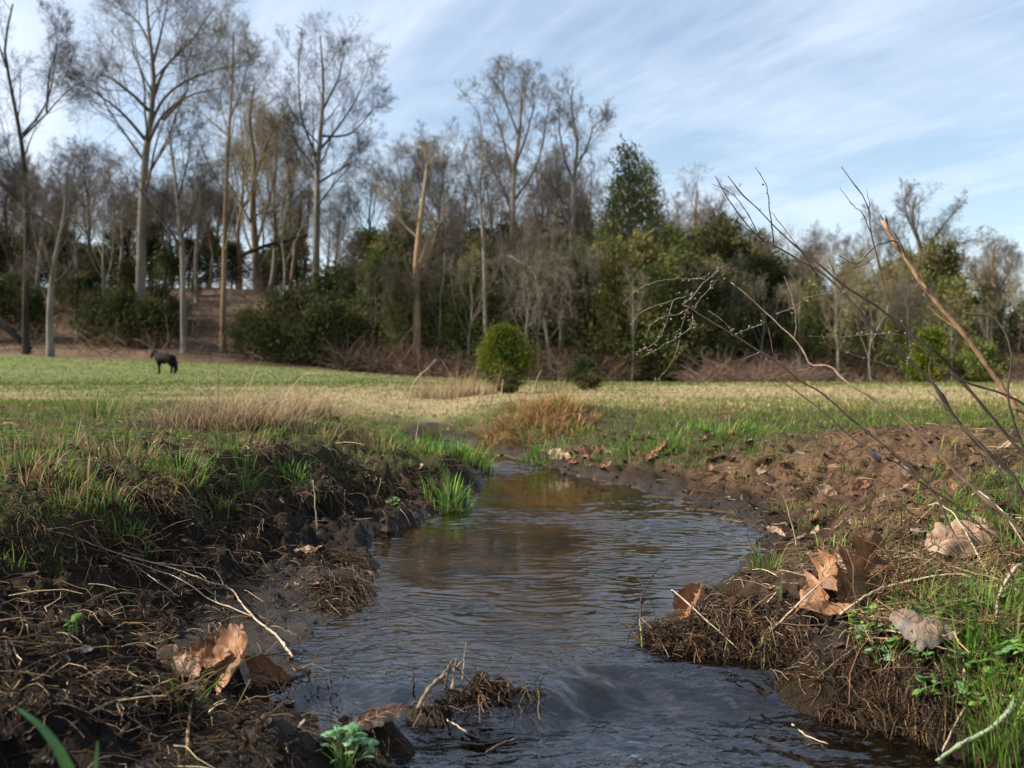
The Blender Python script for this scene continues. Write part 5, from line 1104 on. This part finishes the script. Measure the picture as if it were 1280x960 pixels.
# grass tufts that stand out
M['blade'] = M['grass']
def tuft(label, px, py, n, h, w, spread, pal, seed, dead=.1, lean=0, group=None, name='grass_tuft', cat='grass tuft', bend=(.1, .8), at=None):
    g = at or G(px, py); rng = np.random.default_rng(seed)
    a = rng.uniform(0, 6.28, n); r = spread*np.sqrt(rng.random(n)); P = np.stack([np.cos(a)*r, np.sin(a)*r, np.zeros(n)], -1)
    P[:, 2] = terrain(P[:, 0]+g.x, P[:, 1]+g.y)-g.z-.003
    dd = rng.random(n) < dead
    col = np.where(dd[:, None], pick(TANS, rng, n), pick(np.array(pal), rng, n, .2))
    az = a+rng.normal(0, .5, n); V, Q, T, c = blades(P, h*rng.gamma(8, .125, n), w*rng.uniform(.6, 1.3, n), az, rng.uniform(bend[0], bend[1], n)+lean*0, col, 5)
    if spread > .12 and not group: name = 'grass_patch'
    o = obj(name, mesh_np(name, V, Q, T, M['grass'], c)); o.location = g; tag(o, label, cat, group, 'stuff' if name == 'grass_patch' else None); return o
BGR = [[.11, .24, .03], [.15, .28, .045], [.18, .29, .06], [.08, .18, .03]]; DG = [[.07, .15, .03], [.10, .19, .04], [.13, .2, .06]]
tuft('bright green grass tuft at the left water edge in mid stream', 560, 628, 190, .070, .0042, .085, BGR, 1, .12)
tuft('lush green grass tuft on the far left shore beside the riffle', 572, 572, 260, .10, .0055, .17, BGR, 2, .05)
tuft('bright green tuft left of the lush one on the far left shore', 515, 560, 200, .08, .0052, .17, BGR, 3, .05)
tuft('green grass tuft on the left bank top behind the cut', 225, 592, 150, .055, .0034, .07, BGR, 4, .1)
tuft('green grass tuft left of the dry upright stalk on the left bank', 300, 596, 150, .055, .0034, .07, BGR, 5, .1)
tuft('ragged mixed tuft standing up on the far left bank skyline', 122, 520, 240, .11, .0045, .16, DG, 6, .35)
tuft('small tuft above the dark overhang of the left cut bank', 365, 600, 120, .05, .0034, .06, BGR, 7, .1)
tuft('bright low tuft at the lower edge of the left turf', 150, 655, 160, .04, .003, .06, BGR, 8, .1)
tuft('small green tuft at the foot of the left turf slope', 265, 640, 110, .035, .003, .05, BGR, 9, .2)
tuft('bright green patch of grass left of the far shore leaves', 680, 572, 200, .06, .006, .13, BGR, 10, .1)
tuft('bright green low tuft on the far right shore', 800, 555, 360, .05, .006, .32, BGR, 11, .05)
tuft('green low tuft on the right shore beyond the brown slope', 890, 548, 300, .05, .006, .30, BGR, 12, .1)
tuft('grass tuft on the point of the right bank beside the water', 955, 712, 130, .045, .0022, .035, BGR, 13, .3)
tuft('little grass tuft on the brown slope at right', 1010, 655, 90, .028, .002, .04, BGR, 14, .2)
tuft('thick grass tuft among the clover at the right edge', 1225, 800, 170, .075, .0026, .05, BGR, 15, .1)
tuft('dark grass tuft hanging at the lower right corner', 1275, 905, 170, .06, .0024, .05, BGR, 16, .1)
for k, (px, py, n) in enumerate([(1190, 790, 80), (1245, 790, 90), (1265, 830, 90), (1215, 860, 90), (1250, 880, 100), (1240, 930, 100), (1205, 760, 60), (1270, 760, 80), (1150, 760, 50), (1100, 775, 40), (1270, 700, 70), (1275, 640, 70), (1180, 630, 60)]):
    tuft('green grass tuft in the lush corner of the right bank', px, py, n, .05, .0024, .035, BGR, 120+k, .15, group='green tufts in the lush corner of the right bank')
for k, (px, py, n) in enumerate([(960, 580, 50), (1010, 600, 60), (985, 640, 70), (1040, 640, 60), (1070, 660, 60), (1100, 625, 50), (930, 600, 40), (1130, 640, 60), (1160, 600, 60), (1060, 590, 40), (1180, 570, 60), (1220, 600, 60), (1030, 690, 50), (1150, 700, 50), (850, 590, 50)]):
    tuft('short green weed tuft in the brown earth of the right bank', px, py, n, .035, .0028, .05, BGR+TANS.tolist()[:2], 150+k, .3, group='short green weeds in the brown earth of the right bank')
tuft('upright narrow blade standing before the right point', 974, 752, 2, .05, .006, .003, [[.16, .24, .10]], 17, 0, bend=(.02, .12))
tuft('tuft of green blades in front of the upright leaves at lower left', 232, 875, 22, .055, .0042, .02, DG, 18, .35, bend=(.2, 1.0))
TG = [[.36, .27, .15], [.42, .32, .19], [.30, .21, .12], [.38, .25, .17]]
for k, (px, py, n, h) in enumerate([(255, 520, 260, .13), (300, 515, 300, .15), (345, 512, 300, .16), (385, 512, 300, .15), (425, 514, 240, .12), (330, 524, 200, .10), (205, 522, 120, .09)]):
    tuft('pale dry grass clump on the skyline of the left bank', px, py, n, h, .0040, .20, TG, 30+k, 0, group='pale dry grass clumps on the left bank skyline', bend=(.3, 1.3), at=G(px, py+6))
for k, (px, py, n, h) in enumerate([(655, 525, 320, .12), (690, 520, 320, .13), (668, 545, 260, .10), (715, 535, 200, .09), (630, 540, 240, .10), (648, 512, 260, .12), (705, 508, 220, .12), (612, 556, 200, .08)]):
    tuft('rusty dead grass heaped on the mound by the stream', px, py, n, h, .0055, .16, [[.42, .23, .10], [.36, .17, .075], [.46, .31, .15], [.26, .16, .08], [.24, .25, .06]], 50+k, 0, group='rusty dead grass on the mound by the stream', bend=(.4, 1.5), at=G(px, py))
for k, (px, py, n, h, d) in enumerate([(560, 508, 240, .30, 12.5), (590, 506, 200, .28, 13), (540, 512, 160, .24, 12), (690, 503, 120, .22, 14)]):
    x = (px-640)/F*d; tuft('tall faded grass standing round the foot of the junipers', px, py, n, h, .008, .35, TG, 60+k, 0, group='tall faded grass round the junipers', bend=(.1, .9), at=Vector((x, d, Z(x, d))))
for k, (px, py) in enumerate([(455, 545), (470, 560), (300, 560), (395, 548), (60, 560), (150, 570), (30, 600), (90, 620)]):
    tuft('tan and green mixed tuft on the left turf', px, py, 120, .06, .0035, .09, DG+TANS.tolist(), 70+k, .2, group='mixed tufts on the left turf')

# single tall dry stalks on the skyline
def sky_stalk(label, px, d, r, mat='weed_pale'):
    pts = [PX(p[0], p[1], d) for p in px]; g = Vector((pts[0].x, pts[0].y, Z(pts[0].x, pts[0].y))); pts[0] = g+Vector((0, 0, -.01))
    e = empty('dry_stalk', g); tag(e, label, 'stalk'); strand('stem', pts, r, r*.5, mat, e, 6, len(pts)*4, .001, g, 1); return e
sky_stalk('dry stalk bowed over to the left above the pale grass', [(358, 512), (352, 480), (345, 468), (336, 463)], 6, .004)
sky_stalk('upright dry stalk on the left bank skyline', [(272, 512), (273, 470), (275, 442), (279, 420)], 6, .003, 'weed_brown')
sky_stalk('short dry stalk left of the upright one on the skyline', [(252, 512), (248, 480), (246, 464)], 6, .003)
sky_stalk('plumed dry stalk leaning right in front of the dark undergrowth', [(508, 492), (520, 474), (535, 460), (545, 449)], 9, .007)
sky_stalk('slender dry stalk leaning beside the small juniper', [(656, 505), (664, 490), (672, 472), (677, 462)], 12, .007)
sky_stalk('dry stalk standing in front of the round juniper foot', [(627, 508), (627, 490), (629, 474)], 11, .008)
sky_stalk('short upright dry stalk on the left cut bank', [(397, 655), (394, 630), (391, 600)], 2.6, .0025)
sky_stalk('thin bent straw standing at the top of the right shore', [(1000, 690), (988, 650), (975, 615), (958, 604)], 2.3, .0016)

# straws crossing the right bank
ground_strand('long tan straw arching up the right bank from the water', 'long_straw', 'straw', [(960, 800), (1010, 765), (1060, 728), (1095, 712), (1130, 710), (1165, 712)], .0016, .0008, 'weed_pale', .02, arch=.012)
ground_strand('thick grey green stem running to the right edge above the clover', 'long_straw', 'straw', [(1105, 716), (1140, 725), (1175, 735), (1215, 748), (1262, 762), (1300, 775)], .0017, .0015, 'weed_brown', .03, arch=.01)
ground_strand('flat curved tan straw at the right edge', 'long_straw', 'straw', [(1285, 728), (1265, 748), (1252, 770), (1244, 795)], .0030, .0020, 'weed_pale', .03, arch=.01)
ground_strand('straw crossing below the large oak leaf toward the right edge', 'long_straw', 'straw', [(1046, 780), (1075, 770), (1110, 755), (1150, 746), (1200, 738), (1240, 740)], .0022, .0012, 'weed_pale', .02, arch=.008)
ground_strand('thin straw leaning from the broad tan leaf to the oak leaf', 'long_straw', 'straw', [(1160, 640), (1180, 665), (1203, 694), (1235, 730)], .0015, .0012, 'weed_pale', .03, arch=.02)
ground_strand('straw slanting over the broad tan leaf', 'long_straw', 'straw', [(1215, 630), (1240, 670), (1262, 695), (1290, 712)], .0016, .0010, 'weed_pale', .04, arch=.02)
ground_strand('pale straw poking from the herb leaves below the grey leaf', 'long_straw', 'straw', [(1087, 796), (1115, 810), (1150, 822), (1205, 828)], .0013, .0008, 'weed_pale', .02, arch=.006)
ground_strand('thin straw leaning down from the bank into the dark water', 'long_straw', 'straw', [(1072, 812), (1052, 832), (1030, 850), (1012, 864)], .0010, .0008, 'weed_brown', .012)
ground_strand('short straw on the brown slope above the large oak leaf', 'long_straw', 'straw', [(1133, 668), (1150, 655), (1165, 640), (1176, 628)], .0013, .0009, 'weed_pale', .01)
ground_strand('pale straw lying across the root mass beside the water', 'long_straw', 'straw', [(848, 757), (870, 782), (895, 805), (930, 826)], .0014, .0008, 'weed_pale', .02, arch=.006)
ground_strand('wide pale green blade curving along the bottom right corner', 'curved_blade', 'blade', [(1290, 860), (1262, 912), (1238, 937), (1205, 952), (1170, 962)], .0046, .0026, 'pale_blade', .02, arch=.006)
ground_strand('thick tan reed lying over the black mud at lower left', 'long_straw', 'straw', [(60, 930), (120, 895), (190, 872), (250, 862)], .0016, .0022, 'weed_brown', .008)
ground_strand('orange tinted straw at the lower left beside the reed', 'long_straw', 'straw', [(150, 925), (190, 890), (215, 876), (270, 858)], .0028, .0014, 'cane', .012)
ground_strand('split pale straw standing in the mud under the green blades', 'long_straw', 'straw', [(234, 950), (236, 915), (240, 880)], .0022, .0014, 'cane', .012)
ground_strand('pair of orange straws at the edge of the black mud', 'long_straw', 'straw', [(350, 868), (366, 852), (384, 838)], .0014, .0016, 'cane', .01)
ground_strand('forked grey root hanging down the right bank to the water', 'hanging_root', 'root', [(1205, 830), (1206, 862), (1208, 890), (1195, 915), (1178, 945)], .0020, .0012, 'weed_pale', .012)
def fg_blade(label, px, d, wd, mat, name='grass_plant'):
    pts = [PX(p[0], p[1], d) for p in px]; P = resample(np.array([tuple(p) for p in pts]), 14); n = 14
    sd = np.array([.92, .25, .3]); sd = sd/np.linalg.norm(sd); t = np.linspace(0, 1, n); ww = wd*np.minimum(1, (1-t)**.5*1.1)[:, None]
    up = np.array([0, -.3, .2]); g = Vector(P[0]); g.z = Z(g.x, g.y)
    L_ = P-sd*ww; C_ = P+up*wd*.4; R2 = P+sd*ww; V = np.stack([L_, C_, R2], 1).reshape(-1, 3)-np.array(g)
    Q = [[3*k+j, 3*k+j+1, 3*k+4+j, 3*k+3+j] for k in range(n-1) for j in (0, 1)]
    o = obj(name, mesh_np(name, V, Q, None, M[mat])); o.location = g; tag(o, label, 'grass'); return o
fg_blade('broad blurred green blade in the bottom left corner', [(95, 985), (80, 950), (55, 912), (18, 882)], .72, .0042, 'herb')
fg_blade('short upright green blade right of the bottom left corner', [(118, 985), (120, 950), (122, 925)], .75, .0022, 'herb')

# twig dam in the stream
def stick(label, pts, r0, r1, mat, name='twig', cat='twig'):
    c = Vector(pts[len(pts)//2]); e0 = Vector((c.x, c.y, c.z))
    o = strand(name, pts, r0, r1, mat, None, 7, len(pts)*5, .0005, e0, 2); o.location = e0; tag(o, label, cat); return o
def W(px, py, z):   # point on a level plane
    d = (H-z)*F/(py-HY); return Vector(((px-640)/F*d, d, z))
def up(v, h): return Vector((v.x, v.y, v.z+h))
stick('thick brown twig lying along the top of the dam', [W(523, 885, .0), up(W(540, 868, .0), .012), up(W(562, 858, .0), .020), up(W(580, 850, .0), .028)], .0036, .0022, 'weed_brown')
stick('short stub of twig standing on the dam', [W(566, 862, .01), up(W(568, 855, .01), .02), up(W(571, 855, .01), .036)], .0022, .0015, 'weed_brown')
stick('second stub of twig beside the first on the dam', [W(556, 862, .01), up(W(560, 857, .01), .018), up(W(563, 856, .01), .030)], .0020, .0013, 'weed_dark')
stick('thin straw standing upright on the dam', [W(578, 852, .01), up(W(580, 850, .01), .03), up(W(583, 850, .01), .055)], .0009, .0005, 'weed_pale')
stick('pale straw poking down from the dam into the water', [W(555, 898, -.03), W(572, 908, -.025), W(584, 916, -.03)], .0012, .0009, 'weed_pale')
stick('dark upright twig in the water left of the dam', [W(516, 868, -.01), up(W(517, 860, 0), .012), up(W(516, 858, 0), .022)], .0016, .0012, 'weed_dark')
stick('brown twig leaning left off the dam', [W(546, 852, .0), up(W(556, 850, .0), .012), up(W(566, 846, .0), .024)], .0018, .0012, 'weed_brown')
stick('crooked dark twig standing in the lower water', [W(655, 918, -.045), up(W(648, 903, -.04), .004), up(W(655, 890, -.04), .012), up(W(660, 884, -.04), .018)], .0012, .0014, 'weed_brown')
stick('dark twig hanging in the current below the dam', [W(622, 922, -.045), W(617, 905, -.035), W(622, 885, -.02), W(620, 868, -.01)], .0010, .0016, 'weed_dark')
stick('long thin twig floating on the lower water', [W(608, 940, -.044), W(625, 930, -.042), W(645, 924, -.042)], .0011, .0009, 'weed_brown')
stick('leaning stick in the water beside the folded leaf', [W(800, 775, 0), up(W(806, 745, 0), .012), up(W(815, 738, 0), .028), up(W(824, 735, 0), .045)], .0030, .0010, 'weed_dark')
stick('thin dark twig reaching left over the water by the folded leaf', [up(W(805, 745, 0), .02), up(W(790, 730, 0), .026), up(W(772, 722, 0), .030)], .0010, .0005, 'weed_dark')
stick('drooping rib of a dead leaf left of the water debris', [up(W(798, 790, 0), .026), up(W(788, 800, 0), .016), W(783, 812, .0)], .0012, .0008, 'weed_dark')
stick('drooping rib of a dead leaf right of the water debris', [up(W(800, 790, 0), .026), up(W(820, 805, 0), .018), W(836, 822, .0)], .0012, .0008, 'weed_brown')
stick('green stem propping up the pale leaf in the water', [up(W(799, 790, 0), .024), up(W(802, 805, 0), .010), W(803, 818, -.01)], .0014, .0011, 'herb_stem')
stick('submerged twig drifting at the lower right water', [W(990, 905, -.044), W(1010, 920, -.042), W(1035, 930, -.043)], .0012, .0008, 'weed_pale')
stick('small dark twig at the foot of the right bank water', [W(935, 900, -.044), up(W(937, 893, -.044), .006)], .0012, .0010, 'weed_dark')
stick('tiny upright twig in the far pool', [W(656, 622, 0), up(W(657, 620, 0), .02)], .0018, .0012, 'weed_dark')
stick('thin dead stalk among the mud left of the shallow', [W(413, 870, .0), up(W(412, 852, .0), .01), up(W(416, 838, .0), .02)], .0010, .0008, 'weed_dark')

# root masses on the cut banks: fine hanging roots
def roots(name, label, px0, px1, py0, py1, n, ln, seed, pal, r=.0006, droop=1.0):
    rng = np.random.default_rng(seed); P = 5
    g = [G(rng.uniform(px0, px1), rng.uniform(py0, py1)) for _ in range(n)]
    c = np.array([tuple(p) for p in g])+np.array([0, 0, .004]); pts = np.zeros((n, P, 3)); pts[:, 0] = c
    v = np.stack([rng.normal(0, .7, n), -np.abs(rng.normal(.5, .4, n)), rng.normal(.3, .4, n)], -1)
    L_ = ln*rng.gamma(4, .25, n)
    for k in range(1, P):
        v = v+np.array([0, 0, -.42*droop])+rng.normal(0, .25, (n, 3)); v /= np.linalg.norm(v, axis=1, keepdims=True); c = c+v*(L_/(P-1))[:, None]; pts[:, k] = c
    zt = terrain(pts[:, :, 0], pts[:, :, 1]); pts[:, :, 2] = np.maximum(pts[:, :, 2], np.maximum(zt+.0015, -.046))
    V, Q = tubes(pts, np.full((n, P), r)*rng.uniform(.6, 1.6, (n, 1))*np.linspace(1, .6, P), 3)
    col = pick(np.array(pal), rng, n, .3)
    tag(obj(name, mesh_np(name, V, Q, None, M['straw'], np.repeat(col, P*3, 0))), label, 'roots', None, 'stuff')
RP = [[.11, .07, .042], [.055, .036, .023], [.24, .17, .10], [.03, .02, .014], [.13, .075, .045], [.045, .03, .02]]
DK = [[.05, .032, .02], [.03, .02, .013], [.09, .055, .033], [.02, .014, .01], [.14, .09, .05]]
roots('matted_roots', 'matted dead roots on the muddy point right of the stream', 862, 1010, 752, 850, 900, .045, 1, RP)
roots('matted_roots', 'dark wet rootlets on the tip of the muddy point by the leaning stick', 795, 885, 775, 830, 500, .03, 9, DK, .0007, .6)
roots('matted_roots', 'dead grass hanging over the earth face under the left turf', 0, 330, 590, 700, 1100, .05, 10, RP, .0006, .6)
roots('matted_roots', 'wet black rootlets and scraps on the mud at the bottom left', 180, 520, 850, 955, 550, .028, 11, DK, .0007, .3)
roots('matted_roots', 'matted dead roots on the mud tip at the left shore', 395, 462, 690, 765, 700, .05, 2, RP)
roots('matted_roots', 'roots hanging from the dark overhang of the left bank', 180, 560, 545, 640, 1500, .06, 3, RP, .0008)
roots('matted_roots', 'fine roots hanging under the clover on the right bank', 1020, 1280, 810, 920, 1300, .035, 4, DK)
roots('matted_roots', 'dead rootlets and straw over the twig dam', 515, 690, 845, 890, 420, .035, 5, RP, .0006, .6)
roots('matted_roots', 'tangled straw over the black mud of the left slope', 0, 380, 690, 900, 900, .040, 6, RP+[[.34, .25, .15]], .0006, .25)
roots('matted_roots', 'dry straw matted between the leaves of the right bank', 1060, 1280, 690, 800, 1500, .06, 7, [[.34, .25, .14], [.24, .15, .08], [.15, .10, .06]], .0008, .2)
roots('matted_roots', 'rootlets poking out of the brown slope of the right bank', 860, 1280, 545, 700, 900, .05, 8, RP, .0009, .3)

# ------------------------------------------------------------------ horse
def horse():
    p = G(206, 467.5); d = p.y; z = p.z; S = 31/F*d/1.78      # nose-to-tail length in the picture
    M['horse'] = mat_noise('horse_coat', (.010, .007, .006), (.020, .013, .010), 3, .7, spec=.08)
    M['mane'] = mat_noise('horse_mane', (.006, .005, .005), (.014, .011, .010), 8, .6)
    e = empty('horse', (p.x, p.y, z)); e.scale = (S, S, S); e.rotation_euler = (0, 0, R_(-14)); tag(e, 'dark brown horse standing side on at the edge of the pasture', 'horse')
    V = []; E = []; Rr = []
    def a(co, r, par=None):
        V.append(co); Rr.append(r)
        if par is not None: E.append((par, len(V)-1))
        return len(V)-1
    hip = a((.52, 0, 1.16), (.38, .38)); b1 = a((.22, 0, 1.10), (.40, .42), hip); b2 = a((-.12, 0, 1.08), (.40, .43), b1); sh = a((-.42, 0, 1.14), (.36, .42), b2)
    rump = a((.72, 0, 1.16), (.22, .24), hip)
    n1 = a((-.62, 0, 1.34), (.22, .30), sh); n2 = a((-.78, 0, 1.50), (.16, .23), n1); pol = a((-.88, 0, 1.60), (.13, .17), n2)
    h1 = a((-.98, 0, 1.48), (.14, .17), pol); h2 = a((-1.08, 0, 1.28), (.10, .11), h1); a((-1.13, 0, 1.15), (.085, .085), h2)
    for sy in (-1, 1):
        a((-.88, sy*.07, 1.76), (.025, .03), pol)
        # fore leg
        q = a((-.44, sy*.15, .92), (.17, .20), sh); dxf = -.10*sy; q = a((-.45+dxf, sy*.15, .55), (.09, .10), q); q = a((-.45+dxf, sy*.15, .48), (.085, .09), q); q = a((-.44+dxf*1.4, sy*.15, .14), (.065, .07), q); a((-.48+dxf*1.4, sy*.15, .03), (.09, .085), q)
        # hind leg: stifle forward, hock backward
        q = a((.50, sy*.15, .88), (.22, .27), hip); q = a((.62, sy*.15, .60), (.12, .14), q); q = a((.72+.03*sy, sy*.15, .50), (.095, .10), q); q = a((.66+.04*sy, sy*.15, .15), (.07, .075), q); a((.62+.04*sy, sy*.15, .03), (.09, .085), q)
    me = bpy.data.meshes.new('body'); me.from_pydata(V, E, []); o = obj('body', me, e); me.materials.append(M['horse'])
    sk = o.modifiers.new('skin', 'SKIN'); sub = o.modifiers.new('sub', 'SUBSURF'); sub.levels = sub.render_levels = 2; sk.use_smooth_shade = True
    for k, r in enumerate(Rr): me.skin_vertices[0].data[k].radius = r; me.skin_vertices[0].data[k].use_root = (k == 0)
    rng = np.random.default_rng(5)
    n = 160; t = np.linspace(0, 1, 6); st = np.stack([.80+rng.normal(0, .03, n), rng.normal(0, .03, n), 1.22+rng.normal(0, .03, n)], -1)
    pts = st[:, None, :]+np.stack([.14*np.sin(t*2.2), 0*t, -.98*t], -1)[None]+rng.normal(0, .03, (n, 1, 3))*t[None, :, None]
    v, q = tubes(pts, np.full((n, 6), .014), 3); tag(obj('tail', mesh_np('tail', v, q, None, M['mane']), e), kind='stuff')
    n = 200; f = rng.random(n); st = np.stack([np.interp(f, [0, .5, 1], [-.42, -.64, -.86]), rng.normal(0, .02, n), np.interp(f, [0, .5, 1], [1.48, 1.60, 1.78])-.03], -1)
    pts = st[:, None, :]+np.stack([.10*t, 0*t, -.26*t], -1)[None]+np.stack([0*t, .13*np.sin(t*1.5), 0*t], -1)[None]*np.sign(rng.normal(0, 1, (n, 1, 1)))
    v, q = tubes(pts, np.full((n, 6), .012), 3); tag(obj('mane', mesh_np('mane', v, q, None, M['mane']), e), kind='stuff')
horse()
